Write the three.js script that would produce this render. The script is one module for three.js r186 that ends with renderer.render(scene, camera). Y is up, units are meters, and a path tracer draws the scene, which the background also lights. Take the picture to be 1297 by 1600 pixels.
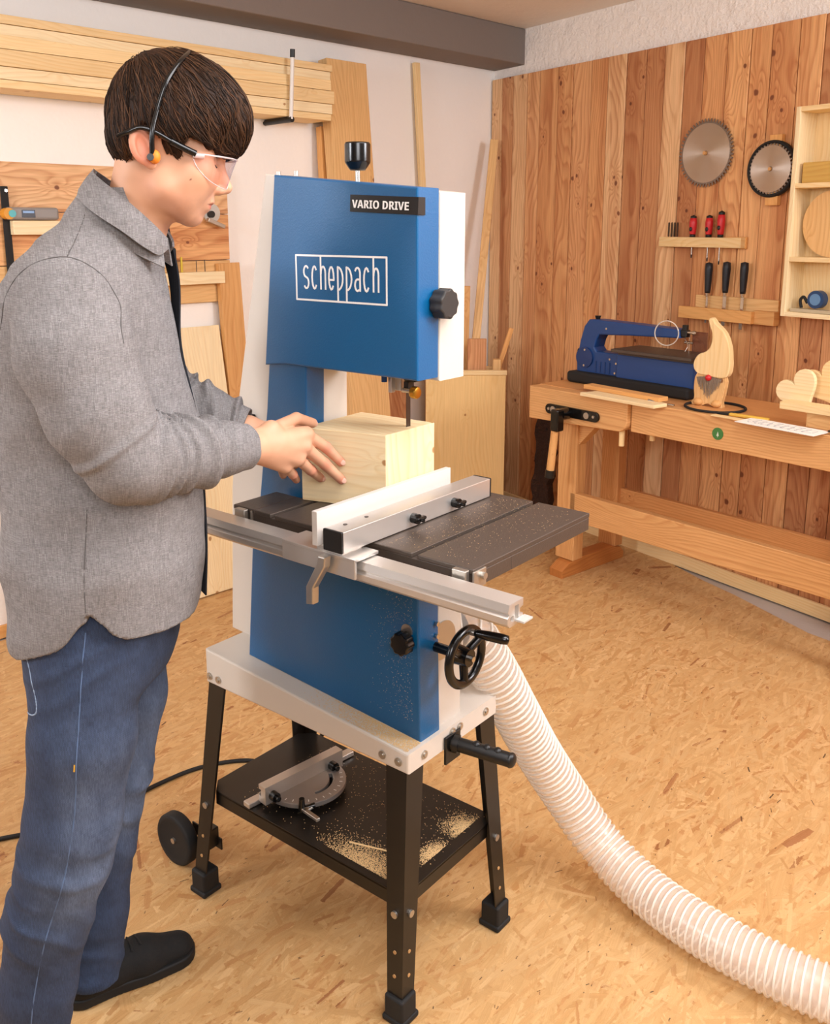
import * as THREE from 'three';
import { RoundedBoxGeometry } from 'three/addons/geometries/RoundedBoxGeometry.js';
import { TextGeometry } from 'three/addons/geometries/TextGeometry.js';
import { FontLoader } from 'three/addons/loaders/FontLoader.js';
import { mergeGeometries, mergeVertices, toCreasedNormals } from 'three/addons/utils/BufferGeometryUtils.js';
import { RectAreaLightUniformsLib } from 'three/addons/lights/RectAreaLightUniformsLib.js';

// ---------- camera, lights, exposure ----------
const scene = new THREE.Scene(), PI = Math.PI;
const renderer = new THREE.WebGLRenderer({ antialias: true });
renderer.toneMapping = THREE.LinearToneMapping;
renderer.toneMappingExposure = 1.6;
renderer.shadowMap.enabled = true;
scene.background = new THREE.Color(0x20242a);
RectAreaLightUniformsLib.init();

const camera = new THREE.PerspectiveCamera(2 * Math.atan(936 / 1455) * 180 / Math.PI, 1297 / 1872, 0.05, 40);
camera.position.set(0, 1.54, 0);
camera.lookAt(0.7645, 1.54 - 0.20838, -0.61);
camera.setViewOffset(1297, 1872, 0, 272, 1297, 1600);
camera.updateProjectionMatrix();

// studio soft boxes and an added ceiling panel, all outside the frame: [position, target, width, height, intensity, colour, name, label]
const LAMPS = [
  [[2.7, 2.28, 1.35], [2.1, 0.8, -1.8], 0.9, 0.9, 17, 0xf3f7ff, 'softbox', 'square softbox lamp on the right behind the camera'],
  [[-0.45, 2.25, 0.75], [1.8, 1.0, -1.8], 1.1, 1.1, 6.2, 0xf3f7ff, 'softbox', 'square softbox lamp on the left behind the camera'],
  [[-1.25, 2.1, -2.45], [1.9, 1.6, -3.2], 0.7, 0.7, 19, 0xf3f7ff, 'softbox', 'square softbox lamp beside the white wall'],
  [[1.2, 2.49, 0.0], [1.2, 0, 0.0001], 1.2, 1.2, 6, 0xf3f7ff, 'added_ceiling_lamp', 'added flat square ceiling lamp above the camera, unseen'],  // added, unseen: gives top light to wall and floor
];

// ---------- helpers ----------
let seedState = 12345;
const rnd = () => { seedState = (Math.imul(seedState, 1664525) + 1013904223) >>> 0; return seedState / 4294967296; };
const rr = (a, b) => a + (b - a) * rnd();
const clamp = (x, a, b) => Math.min(b, Math.max(a, x));
const lerp = (a, b, t) => a + (b - a) * t;
const sstep = (a, b, x) => { const t = clamp((x - a) / (b - a), 0, 1); return t * t * (3 - 2 * t); };
const V = (x, y, z) => new THREE.Vector3(x, y, z);

const hash = (x, y, z) => { let h = Math.imul(x, 374761393) ^ Math.imul(y, 668265263) ^ Math.imul(z, 2147483647 ^ 1274126177); h = Math.imul(h ^ (h >>> 13), 1274126177); return ((h ^ (h >>> 16)) >>> 0) / 4294967296; };
function noise3(x, y, z) {
  const X = Math.floor(x), Y = Math.floor(y), Z = Math.floor(z); x -= X; y -= Y; z -= Z;
  const u = x * x * (3 - 2 * x), v = y * y * (3 - 2 * y), w = z * z * (3 - 2 * z);
  const L = (a, b, t) => a + (b - a) * t;
  return L(L(L(hash(X, Y, Z), hash(X + 1, Y, Z), u), L(hash(X, Y + 1, Z), hash(X + 1, Y + 1, Z), u), v),
    L(L(hash(X, Y, Z + 1), hash(X + 1, Y, Z + 1), u), L(hash(X, Y + 1, Z + 1), hash(X + 1, Y + 1, Z + 1), u), v), w);
}
function pnoise(x, y, px, py, s) {   // periodic value noise
  const X = Math.floor(x), Y = Math.floor(y); x -= X; y -= Y;
  const m = (a, n) => ((a % n) + n) % n;
  const u = x * x * (3 - 2 * x), v = y * y * (3 - 2 * y);
  const a = hash(m(X, px), m(Y, py), s), b = hash(m(X + 1, px), m(Y, py), s), c = hash(m(X, px), m(Y + 1, py), s), d = hash(m(X + 1, px), m(Y + 1, py), s);
  return lerp(lerp(a, b, u), lerp(c, d, u), v);
}

const taken = {};
function numbered(n) { if (!(n in taken)) { taken[n] = 0; return n; } taken[n]++; return n + '_' + String(taken[n]).padStart(3, '0'); }
function thing(name, label, category, pos = [0, 0, 0], turn = 0, group) {
  const o = new THREE.Group(); o.name = numbered(name); o.position.set(...pos); o.rotation.y = turn;
  o.userData = { label, category }; if (group) o.userData.group = group; scene.add(o); return o;
}
function part(name, geo, mat, parent, label) {
  const m = new THREE.Mesh(Array.isArray(geo) ? merge(geo) : geo, mat); m.name = name; m.castShadow = m.receiveShadow = true;
  if (label) m.userData.label = label; parent.add(m); return m;
}
function single(name, label, category, geo, mat, pos = [0, 0, 0], turn = 0, group) {   // a thing that is one mesh
  const m = part(numbered(name), geo, mat, scene); m.position.set(...pos); m.rotation.y = turn;
  m.userData = { label, category }; if (group) m.userData.group = group; return m;
}
function struct(name, geo, mat, parent = scene) { const m = part(name, geo, mat, parent); if (parent === scene) m.userData.kind = 'structure'; return m; }
function merge(list) {
  const l = list.map((g) => { g = g.index ? g.toNonIndexed() : g; for (const k of Object.keys(g.attributes)) if (!['position', 'normal', 'uv'].includes(k)) g.deleteAttribute(k);
    if (!g.attributes.uv) g.setAttribute('uv', new THREE.BufferAttribute(new Float32Array(g.attributes.position.count * 2), 2)); return g; });
  return l.length === 1 ? l[0] : mergeGeometries(l);
}
function move(g, x = 0, y = 0, z = 0, rx = 0, ry = 0, rz = 0) {
  g.applyMatrix4(new THREE.Matrix4().compose(V(x, y, z), new THREE.Quaternion().setFromEuler(new THREE.Euler(rx, ry, rz)), V(1, 1, 1))); return g;
}
// uv in metres by dominant normal; v runs along the grain axis
function boxUV(g, axis = 'y', ou = 0, ov = 0) {
  g = g.index ? g.toNonIndexed() : g; const p = g.attributes.position, n = g.attributes.normal, uv = new Float32Array(p.count * 2), A = 'xyz'.indexOf(axis);
  for (let t = 0; t < p.count; t += 3) {
    let nx = 0, ny = 0, nz = 0; for (let k = 0; k < 3; k++) { nx += n.getX(t + k); ny += n.getY(t + k); nz += n.getZ(t + k); }
    const a = [Math.abs(nx), Math.abs(ny), Math.abs(nz)], d = a.indexOf(Math.max(...a));
    for (let k = 0; k < 3; k++) {
      const c = [p.getX(t + k), p.getY(t + k), p.getZ(t + k)]; let u, v;
      if (d === A) { u = c[(A + 1) % 3]; v = c[(A + 2) % 3]; } else { v = c[A]; u = c[3 - A - d]; }
      uv[(t + k) * 2] = u + ou; uv[(t + k) * 2 + 1] = v + ov;
    }
  }
  g.setAttribute('uv', new THREE.BufferAttribute(uv, 2)); return g;
}
const rbox = (w, h, d, r = 0.002, seg = 1) => new RoundedBoxGeometry(w, h, d, seg, Math.min(r, w / 2.01, h / 2.01, d / 2.01));
const wbox = (w, h, d, axis = 'y', r = 0.002) => boxUV(rbox(w, h, d, r), axis, rr(0, 3), rr(0, 7));          // a wooden box with its own stretch of grain
const cyl = (r1, r2, h, n = 24, x = 0, y = 0, z = 0, axis = 'y') => { const g = new THREE.CylinderGeometry(r1, r2, h, n); if (axis === 'x') g.rotateZ(-PI / 2); if (axis === 'z') g.rotateX(PI / 2); return g.translate(x, y, z); };
function tube(pts, r, n = 32, m = 8, closed = false) { return new THREE.TubeGeometry(new THREE.CatmullRomCurve3(pts.map((p) => V(...p)), closed), n, r, m, closed); }
function bar(a, b, r1, r2 = r1, n = 14) {    // a round bar from a to b
  const A = V(...a), B = V(...b), d = B.clone().sub(A), g = new THREE.CylinderGeometry(r2, r1, d.length(), n);
  g.applyQuaternion(new THREE.Quaternion().setFromUnitVectors(V(0, 1, 0), d.clone().normalize())); const c = A.add(B).multiplyScalar(0.5); return g.translate(c.x, c.y, c.z);
}
function poly(pts, depth, bevel = 0, holes = []) {   // extrude a polygon in xy along +z
  const s = new THREE.Shape(pts.map((p) => new THREE.Vector2(...p)));
  for (const h of holes) s.holes.push(new THREE.Path(h.map((p) => new THREE.Vector2(...p))));
  return new THREE.ExtrudeGeometry(s, { depth: depth - 2 * bevel, bevelEnabled: bevel > 0, bevelThickness: bevel, bevelSize: bevel, bevelOffset: -bevel, bevelSegments: 2, curveSegments: 12, steps: 1 }).translate(0, 0, bevel);
}
function smoothPts(pts, n = 6, closed = true) { const c = new THREE.CatmullRomCurve3(pts.map((p) => V(p[0], p[1], 0)), closed, 'centripetal'); return c.getPoints(pts.length * n).slice(0, closed ? -1 : undefined).map((p) => [p.x, p.y]); }
const lathe = (prof, n = 28) => new THREE.LatheGeometry(prof.map((p) => new THREE.Vector2(...p)), n);

// ---------- textures ----------
function dataTex(w, h, fill, rep = [1, 1], srgb = true) {
  const d = new Uint8Array(w * h * 4); fill(d, w, h);
  const t = new THREE.DataTexture(d, w, h); t.wrapS = t.wrapT = THREE.RepeatWrapping; t.magFilter = THREE.LinearFilter; t.minFilter = THREE.LinearFilter;
  if (srgb) t.colorSpace = THREE.SRGBColorSpace; t.repeat.set(...rep); t.needsUpdate = true; return t;
}
const c255 = (x) => clamp(Math.round(x), 0, 255);
function woodTex({ w = 512, h = 1024, wx = 0.5, wy = 1.6, cycles = 26, early, late, knot, knots = 9, amp = 3.2, seed = 1, contrast = 1, fiber = 10, knotSize = 1, streak = 0 }) {
  const K = []; const st = seedState; seedState = seed * 7919 + 13;
  for (let i = 0; i < knots; i++) K.push([rnd() * wx, rnd() * wy, rr(0.004, 0.010) * knotSize, rr(-0.7, 0.7)]);
  seedState = st;
  return dataTex(w, h, (d) => {
    for (let j = 0; j < h; j++) for (let i = 0; i < w; i++) {
      const X = i / w, Y = j / h, x = X * wx, y = Y * wy;
      let ph = X * cycles + amp * (pnoise(X * 5, Y * 4, 5, 4, seed) - 0.5) * 2 + 1.1 * (pnoise(X * 14, Y * 9, 14, 9, seed + 1) - 0.5), kn = 0, halo = 0;
      for (const [kx, ky, kr, ks] of K) {
        let dx = x - kx, dy = y - ky; dx -= Math.round(dx / wx) * wx; dy -= Math.round(dy / wy) * wy;
        const q = Math.hypot(dx, dy * 0.55), far = Math.exp(-(q * q) / (kr * kr * 14));
        ph += 3.6 * far * Math.sign(dx || 1) * (1 - Math.exp(-Math.abs(dx) / kr));
        const q2 = Math.hypot(dx, dy * 0.8); kn = Math.max(kn, 1 - sstep(kr * 0.7, kr * 1.25, q2 + (pnoise(X * 90, Y * 150, 90, 150, seed + 7) - .5) * kr * .5)); halo = Math.max(halo, far * 0.5);
      }
      let f = ph - Math.floor(ph); f = f < 0.78 ? Math.pow(f / 0.78, 2.2) : 1 - sstep(0.78, 1, f);
      const broad = pnoise(X * 4, Y * 3, 4, 3, seed + 3) - 0.5, fib = pnoise(X * w / 2, Y * 40, w / 2, 40, seed + 4) - 0.5, fib2 = pnoise(X * w / 5, Y * 14, Math.round(w / 5), 14, seed + 5) - 0.5;
      const st2 = streak * sstep(0.62, 0.8, pnoise(X * 9, Y * 2, 9, 2, seed + 9));
      const t = clamp(f * 0.8 * contrast + halo * 0.35 + broad * 0.5 + st2, 0, 1.2), o = (j * w + i) * 4, g = (fib + fib2) * fiber;
      for (let c = 0; c < 3; c++) d[o + c] = c255(lerp(lerp(early[c], late[c], t) + g, knot[c], kn * 0.85));
      d[o + 3] = 255;
    }
  }, [1 / wx, 1 / wy]);
}
const T = {};
T.pine = woodTex({ early: [244, 223, 180], late: [231, 197, 140], knot: [168, 118, 70], knots: 6, cycles: 34, seed: 3, fiber: 7, contrast: 0.6, knotSize: 0.8 });
T.fir = woodTex({ early: [228, 184, 124], late: [207, 152, 90], knot: [130, 80, 42], knots: 6, cycles: 30, seed: 5, fiber: 9, contrast: 0.65, knotSize: 0.8 });
T.larch = woodTex({ w: 640, wx: 0.6, wy: 1.7, early: [231, 187, 138], late: [196, 138, 92], knot: [112, 62, 36], knots: 17, cycles: 22, amp: 2.6, seed: 11, fiber: 16, knotSize: 1.0, contrast: 0.8, streak: 0.45 });
T.beech = woodTex({ early: [220, 168, 110], late: [202, 143, 86], knot: [150, 90, 44], knots: 3, cycles: 44, seed: 17, fiber: 10, knotSize: 0.6 });
T.osb = dataTex(2048, 2048, (d, w, h) => {
  const st = seedState; seedState = 99;
  for (let i = 0; i < w * h; i++) { d[i * 4] = 205; d[i * 4 + 1] = 152; d[i * 4 + 2] = 92; d[i * 4 + 3] = 255; }
  const N = 26000;
  for (let k = 0; k < N; k++) {
    const last = k > N * 0.55, L = rr(50, 130) * (rnd() < 0.25 ? 0.5 : 1), W = rr(4, 18) * (rnd() < .15 ? 1.6 : 1), a = (rnd() < 0.72 ? rr(-0.42, 0.42) : rr(-PI / 2, PI / 2)), ca = Math.cos(a), sa = Math.sin(a), x0 = rnd() * w, y0 = rnd() * h;
    const q = rnd(); let c = q < 0.5 ? [221, 177, 120] : q < 0.80 ? [228, 187, 133] : q < 0.95 ? [213, 165, 107] : q < 0.994 ? [200, 146, 90] : [166, 108, 64];
    const dv = rr(-9, 9), g = rr(0.4, 1.2), skew = rr(-0.3, 0.3), al = last ? rr(0.55, 0.95) : 1; c = c.map((v) => v + dv);
    const R = Math.ceil(Math.hypot(L, W) / 2) + 1, id = k % 997;
    for (let jy = -R; jy <= R; jy++) for (let ix = -R; ix <= R; ix++) {
      const u = ix * ca + jy * sa, v = -ix * sa + jy * ca + skew * u * 0.2; const hw = W / 2 * (1 - 0.25 * Math.pow(Math.abs(u) / (L / 2), 3)) + (hash(Math.round(u / 5), id, 3) - .5) * 2;
      if (Math.abs(u) > L / 2 || Math.abs(v) > hw) continue;
      const px = ((Math.floor(x0 + ix) % w) + w) % w, py = ((Math.floor(y0 + jy) % h) + h) % h, o = (py * w + px) * 4;
      const gr = (hash(Math.floor(v * 1.1 + 500), id, 1) - 0.5) * 17 * g, edge = hw - Math.abs(v) < 1 ? -6 : 0;
      for (let c2 = 0; c2 < 3; c2++) d[o + c2] = c255(lerp(d[o + c2], c[c2] + gr + edge, al));
    }
  }
  for (let k = 0; k < 420; k++) {   // dark bark slivers
    const L = rr(3, 10) * (rnd() < 0.12 ? 3 : 1), a = rr(-0.7, 0.7), x0 = rnd() * w, y0 = rnd() * h, dk = rr(0.35, 0.75);
    for (let t = 0; t < L; t++) for (let s = 0; s < 2 + (L > 25 ? 2 : 0); s++) { const px = ((Math.floor(x0 + t * Math.cos(a) - s * Math.sin(a)) % w) + w) % w, py = ((Math.floor(y0 + t * Math.sin(a) + s) % h) + h) % h, o = (py * w + px) * 4; for (let c = 0; c < 3; c++) d[o + c] *= [dk, dk * 0.9, dk * 0.8][c]; }
  }
  seedState = st;
}, [1 / 1.9, 1 / 1.9]);
const gray = (w, h, f, rep) => dataTex(w, h, (d) => { for (let j = 0; j < h; j++) for (let i = 0; i < w; i++) { const v = c255(f(i, j, w, h) * 255), o = (j * w + i) * 4; d[o] = d[o + 1] = d[o + 2] = v; d[o + 3] = 255; } }, rep, false);
T.grain = gray(256, 256, (i, j) => hash(i, j, 5) * 0.5 + 0.5 * pnoise(i / 4, j / 4, 64, 64, 2), [8, 8]);
T.plaster = gray(512, 512, (i, j) => 0.5 * pnoise(i / 16, j / 24, 32, 21, 4) + 0.3 * pnoise(i / 6, j / 5, 85, 102, 5) + 0.2 * hash(i, j, 8), [1, 1]);
T.weave = gray(256, 256, (i, j) => { const a = Math.sin(i * PI / 4) * 0.5 + 0.5, b = Math.sin(j * PI / 4) * 0.5 + 0.5; return 0.35 * a + 0.35 * b + 0.3 * hash(i >> 2, j >> 2, 3); }, [14, 14]);
T.shirt = dataTex(512, 512, (d, w, h) => { for (let j = 0; j < h; j++) for (let i = 0; i < w; i++) { const o = (j * w + i) * 4, a = hash(i >> 1, 7, j >> 5) - .5, b = hash(9, j >> 1, i >> 4) - .5, m = pnoise(i / 40, j / 40, 13, 13, 3) - .5, v = (a + b) * 24 + m * 5 + (hash(i, j, 1) - .5) * 14; d[o] = c255(128 + v); d[o + 1] = c255(124 + v); d[o + 2] = c255(123 + v); d[o + 3] = 255; } }, [6, 6]);
T.denim = dataTex(512, 512, (d, w, h) => { for (let j = 0; j < h; j++) for (let i = 0; i < w; i++) { const o = (j * w + i) * 4, s = Math.sin((i + j) * PI / 4) * 8, a = (hash(i >> 1, 7, j >> 4) - .5) * 42, m = (pnoise(i / 32, j / 32, 16, 16, 3) - .5) * 18, v = s + a + m; d[o] = c255(200 + v); d[o + 1] = c255(203 + v); d[o + 2] = c255(208 + v); d[o + 3] = 255; } }, [4.5, 4.5]);
T.brushed = gray(256, 256, (i, j) => 0.5 + 0.5 * (hash(3, j, 1) - .5) + 0.15 * (hash(i >> 4, j, 2) - .5), [3, 3]);

// ---------- materials ----------
const mat = (color, rough = 0.6, o = {}) => new THREE.MeshStandardMaterial({ color, roughness: rough, ...o });
const phys = (color, rough, o = {}) => new THREE.MeshPhysicalMaterial({ color, roughness: rough, ...o });
const M = {
  plaster: mat(0xfbf6f0, 0.95, { bumpMap: T.plaster, bumpScale: 0.0015 }),
  plasterRough: mat(0xf8f2ec, 0.95, { bumpMap: T.plaster, bumpScale: 0.012 }),
  ceiling: mat(0xe9dfd4, 0.95, { bumpMap: T.plaster, bumpScale: 0.002 }),
  wallFar: mat(0x9a9086, 0.95),
  beam: mat(0x7b7069, 0.75, { bumpMap: T.plaster, bumpScale: 0.001 }),
  concrete: mat(0xb9aca0, 0.9, { bumpMap: T.plaster, bumpScale: 0.002 }),
  osb: mat(0xe4dfd7, 0.62, { map: T.osb, bumpMap: T.grain, bumpScale: 0.0006 }),
  blue: phys(0x00598d, 0.34, { bumpMap: T.grain, bumpScale: 0.00035, clearcoat: 0.3, clearcoatRoughness: 0.3 }),
  blueDark: mat(0x16407a, 0.42),
  white: mat(0xd4cabe, 0.42, { bumpMap: T.grain, bumpScale: 0.0001 }),
  black: mat(0x141312, 0.4), blackGloss: mat(0x0c0b0b, 0.22), rubber: mat(0x161514, 0.75), legBlack: mat(0x17130f, 0.38),
  iron: mat(0x564b43, 0.42, { metalness: 0.4, bumpMap: T.grain, bumpScale: 0.0003 }),
  alu: mat(0xcfc9c2, 0.36, { metalness: 0.75, bumpMap: T.brushed, bumpScale: 0.0001 }),
  aluWhite: mat(0xd3cdc6, 0.45, { metalness: 0.15 }),
  steel: mat(0xc9c4bd, 0.25, { metalness: 1 }), zinc: mat(0xbdb7ae, 0.35, { metalness: 0.9 }), brass: mat(0xc8963c, 0.3, { metalness: 1 }),
  bladeSteel: mat(0x5a4f48, 0.35, { metalness: 0.8 }), bladeDisc: phys(0xbfb3a8, 0.3, { metalness: 1, anisotropy: 0.85, anisotropyRotation: PI / 2 }),
  print: mat(0xf5f3f0, 0.5), dust: mat(0xe0bd88, 0.9), red: mat(0xc41f26, 0.4), orange: mat(0xe88420, 0.6), green: mat(0x3f7a3a, 0.6), paper: mat(0xf2efe8, 0.8),
};
function woods(map, tints, rough = 0.6) { return tints.map((c) => mat(c, rough, { map })); }
const W = {
  pine: woods(T.pine, [0xffffff, 0xfff4e2, 0xf6ead8], 0.62),
  fir: woods(T.fir, [0xffffff, 0xf5e6d6, 0xffead0], 0.58),
  larch: woods(T.larch, [0xffffff, 0xfaeadc, 0xe6d0c0, 0xfff0dc, 0xd9bfae, 0xf2dcc6], 0.6),
  beech: woods(T.beech, [0xffffff, 0xf6e8dc, 0xd9b894], 0.5),
};
const pick = (a, i) => a[((i % a.length) + a.length) % a.length];
// ---------- the room ----------
const Y0 = 0, YC = 2.535, PC = [4.42, 0, -2.98], RT = -1.8673, LT = -0.1173;   // corner and the turns of the two walls in view
const RA = V(Math.cos(RT), 0, -Math.sin(RT)), RN = V(Math.sin(RT), 0, Math.cos(RT)), LA = V(-Math.cos(LT), 0, Math.sin(LT)), LN = V(Math.sin(LT), 0, Math.cos(LT));
const onR = (s, y, o = 0) => [PC[0] + RA.x * s + RN.x * o, y, PC[2] + RA.z * s + RN.z * o];      // s metres from the corner along the plank wall, o metres off it
const onL = (s, y, o = 0) => [PC[0] + LA.x * s + LN.x * o, y, PC[2] + LA.z * s + LN.z * o];
{
  const fl = boxUV(new THREE.BoxGeometry(9, 0.08, 8.2), 'x'); struct('floor', fl, M.concrete).position.set(1.4, -0.048, -0.9);
  // chipboard sheets laid on the slab, trimmed short of the plank wall by hand: a wavy edge
  const e = onR(0.05, 0, 0.035), edge = [];
  for (let i = 0; i <= 26; i++) { const s = 0.03 + i * 0.2, cut = s < 1.2 ? 0.02 : 0.02 + 0.17 * sstep(1.2, 2.3, s); const p = onR(s, 0, cut + 0.012 * Math.sin(s * 9)); edge.push([p[0], -p[2]]); }
  const lo = onL(0.03, 0, 0.03), l2 = onL(6.2, 0, 0.03);
  const g = poly([[l2[0], -l2[2]], [-1.75, -2.25], [edge[26][0], -2.25], ...edge.reverse(), [lo[0], -lo[2]]], 0.008); g.rotateX(-PI / 2);
  const sheet = struct('floor_chipboard', boxUV(g.translate(0, -0.008, 0), 'z'), M.osb); sheet.name = 'floor_sheet';
  const wallBox = (name, L, h, t, y) => boxUV(new THREE.BoxGeometry(L, h, t), 'x').translate(0, y, -t / 2);
  const wl = struct('wall_left', wallBox('', 7.6, YC, 0.15, YC / 2).translate(-3.35, 0, 0), M.plaster); wl.position.set(...PC); wl.rotation.y = LT;
  const wr = struct('wall_right', wallBox('', 6.4, YC, 0.15, YC / 2).translate(2.75, 0, 0), M.plasterRough); wr.position.set(...PC); wr.rotation.y = RT;
  struct('wall_back', new THREE.BoxGeometry(9, YC, 0.15), M.wallFar).position.set(1.4, YC / 2, 2.3);
  struct('wall_side', new THREE.BoxGeometry(0.15, YC, 8), M.wallFar).position.set(-1.8, YC / 2, -0.9);
  struct('ceiling', boxUV(new THREE.BoxGeometry(9, 0.12, 8.2), 'x'), M.ceiling).position.set(1.4, YC + 0.06, -0.9);
  const bm = struct('trim_1', boxUV(rbox(7.4, 0.175, 0.245, 0.006), 'x').translate(-3.5, 0, 0.1225), M.beam); bm.position.set(PC[0], 2.362 + 0.085, PC[2]); bm.rotation.y = LT; bm.position.add(LA.clone().multiplyScalar(-0.03));
  bm.name = 'trim_beam'; bm.userData.label = 'dark grey ceiling beam along the white wall';
  // planks of the plank wall
  const S = [0.012, 0.10, 0.191, 0.30, 0.399, 0.535, 0.638, 0.763, 0.871, 0.986, 1.103, 1.209, 1.317, 1.42, 1.535, 1.647, 1.743, 1.865, 1.968]; while (S[S.length - 1] < 4.6) S.push(S[S.length - 1] + rr(0.095, 0.13));
  for (let i = 0; i + 1 < S.length; i++) {
    const w = S[i + 1] - S[i], m = part('plank', wbox(w - 0.0035, 2.305, 0.02, 'y', 0.0025).translate(w / 2 + S[i], 0.005 + 2.305 / 2, 0.012 + 0.0015 * (i % 3)), pick(W.larch, (i * 7 + (i * i) % 5)), wr);
  }
  const bb = struct('baseboard_right', wbox(4.9, 0.06, 0.014, 'x').translate(2.6, 0.03, 0.037), W.pine[1]); bb.position.set(...PC); bb.rotation.y = RT;
  const bl = struct('baseboard_left', wbox(6.4, 0.05, 0.014, 'x').translate(-3.25, 0.025, 0.008), W.fir[2]); bl.position.set(...PC); bl.rotation.y = LT;
}
for (const [p, t, w, h, I, c, name, label] of LAMPS) {
  const base = name === 'softbox' ? [p[0], 0, p[2]] : p, o = thing(name, label, 'lamp', base), dy = p[1] - base[1];
  const dir = V(...t).sub(V(...p)).normalize(), q = new THREE.Object3D(); q.lookAt(dir);
  const turn = (g) => g.applyQuaternion(q.quaternion).translate(0, dy, 0);
  part('housing', turn(rbox(w + 0.06, h + 0.06, 0.04, 0.01).translate(0, 0, -0.024)), M.black, o);
  part('diffuser', turn(new THREE.BoxGeometry(w, h, 0.004)), new THREE.MeshStandardMaterial({ color: 0xffffff, emissive: 0xfff2e2, emissiveIntensity: 1.2 }), o);
  if (name === 'softbox') {
    part('pole', bar([0, 0.25, 0], [-dir.x * 0.04, dy - 0.02 - dir.y * 0.04, -dir.z * 0.04], 0.012), M.black, o);
    for (let k = 0; k < 3; k++) part('leg', bar([0, 0.5, 0], [0.35 * Math.cos(k * 2.1 + 1), 0.01, 0.35 * Math.sin(k * 2.1 + 1)], 0.01), M.black, o);
  }
  const L = new THREE.RectAreaLight(c, I, w, h); L.name = 'light_' + o.name; L.position.set(...p).addScaledVector(dir, 0.006); L.lookAt(...t); L.castShadow = true; scene.add(L);
}
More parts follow.
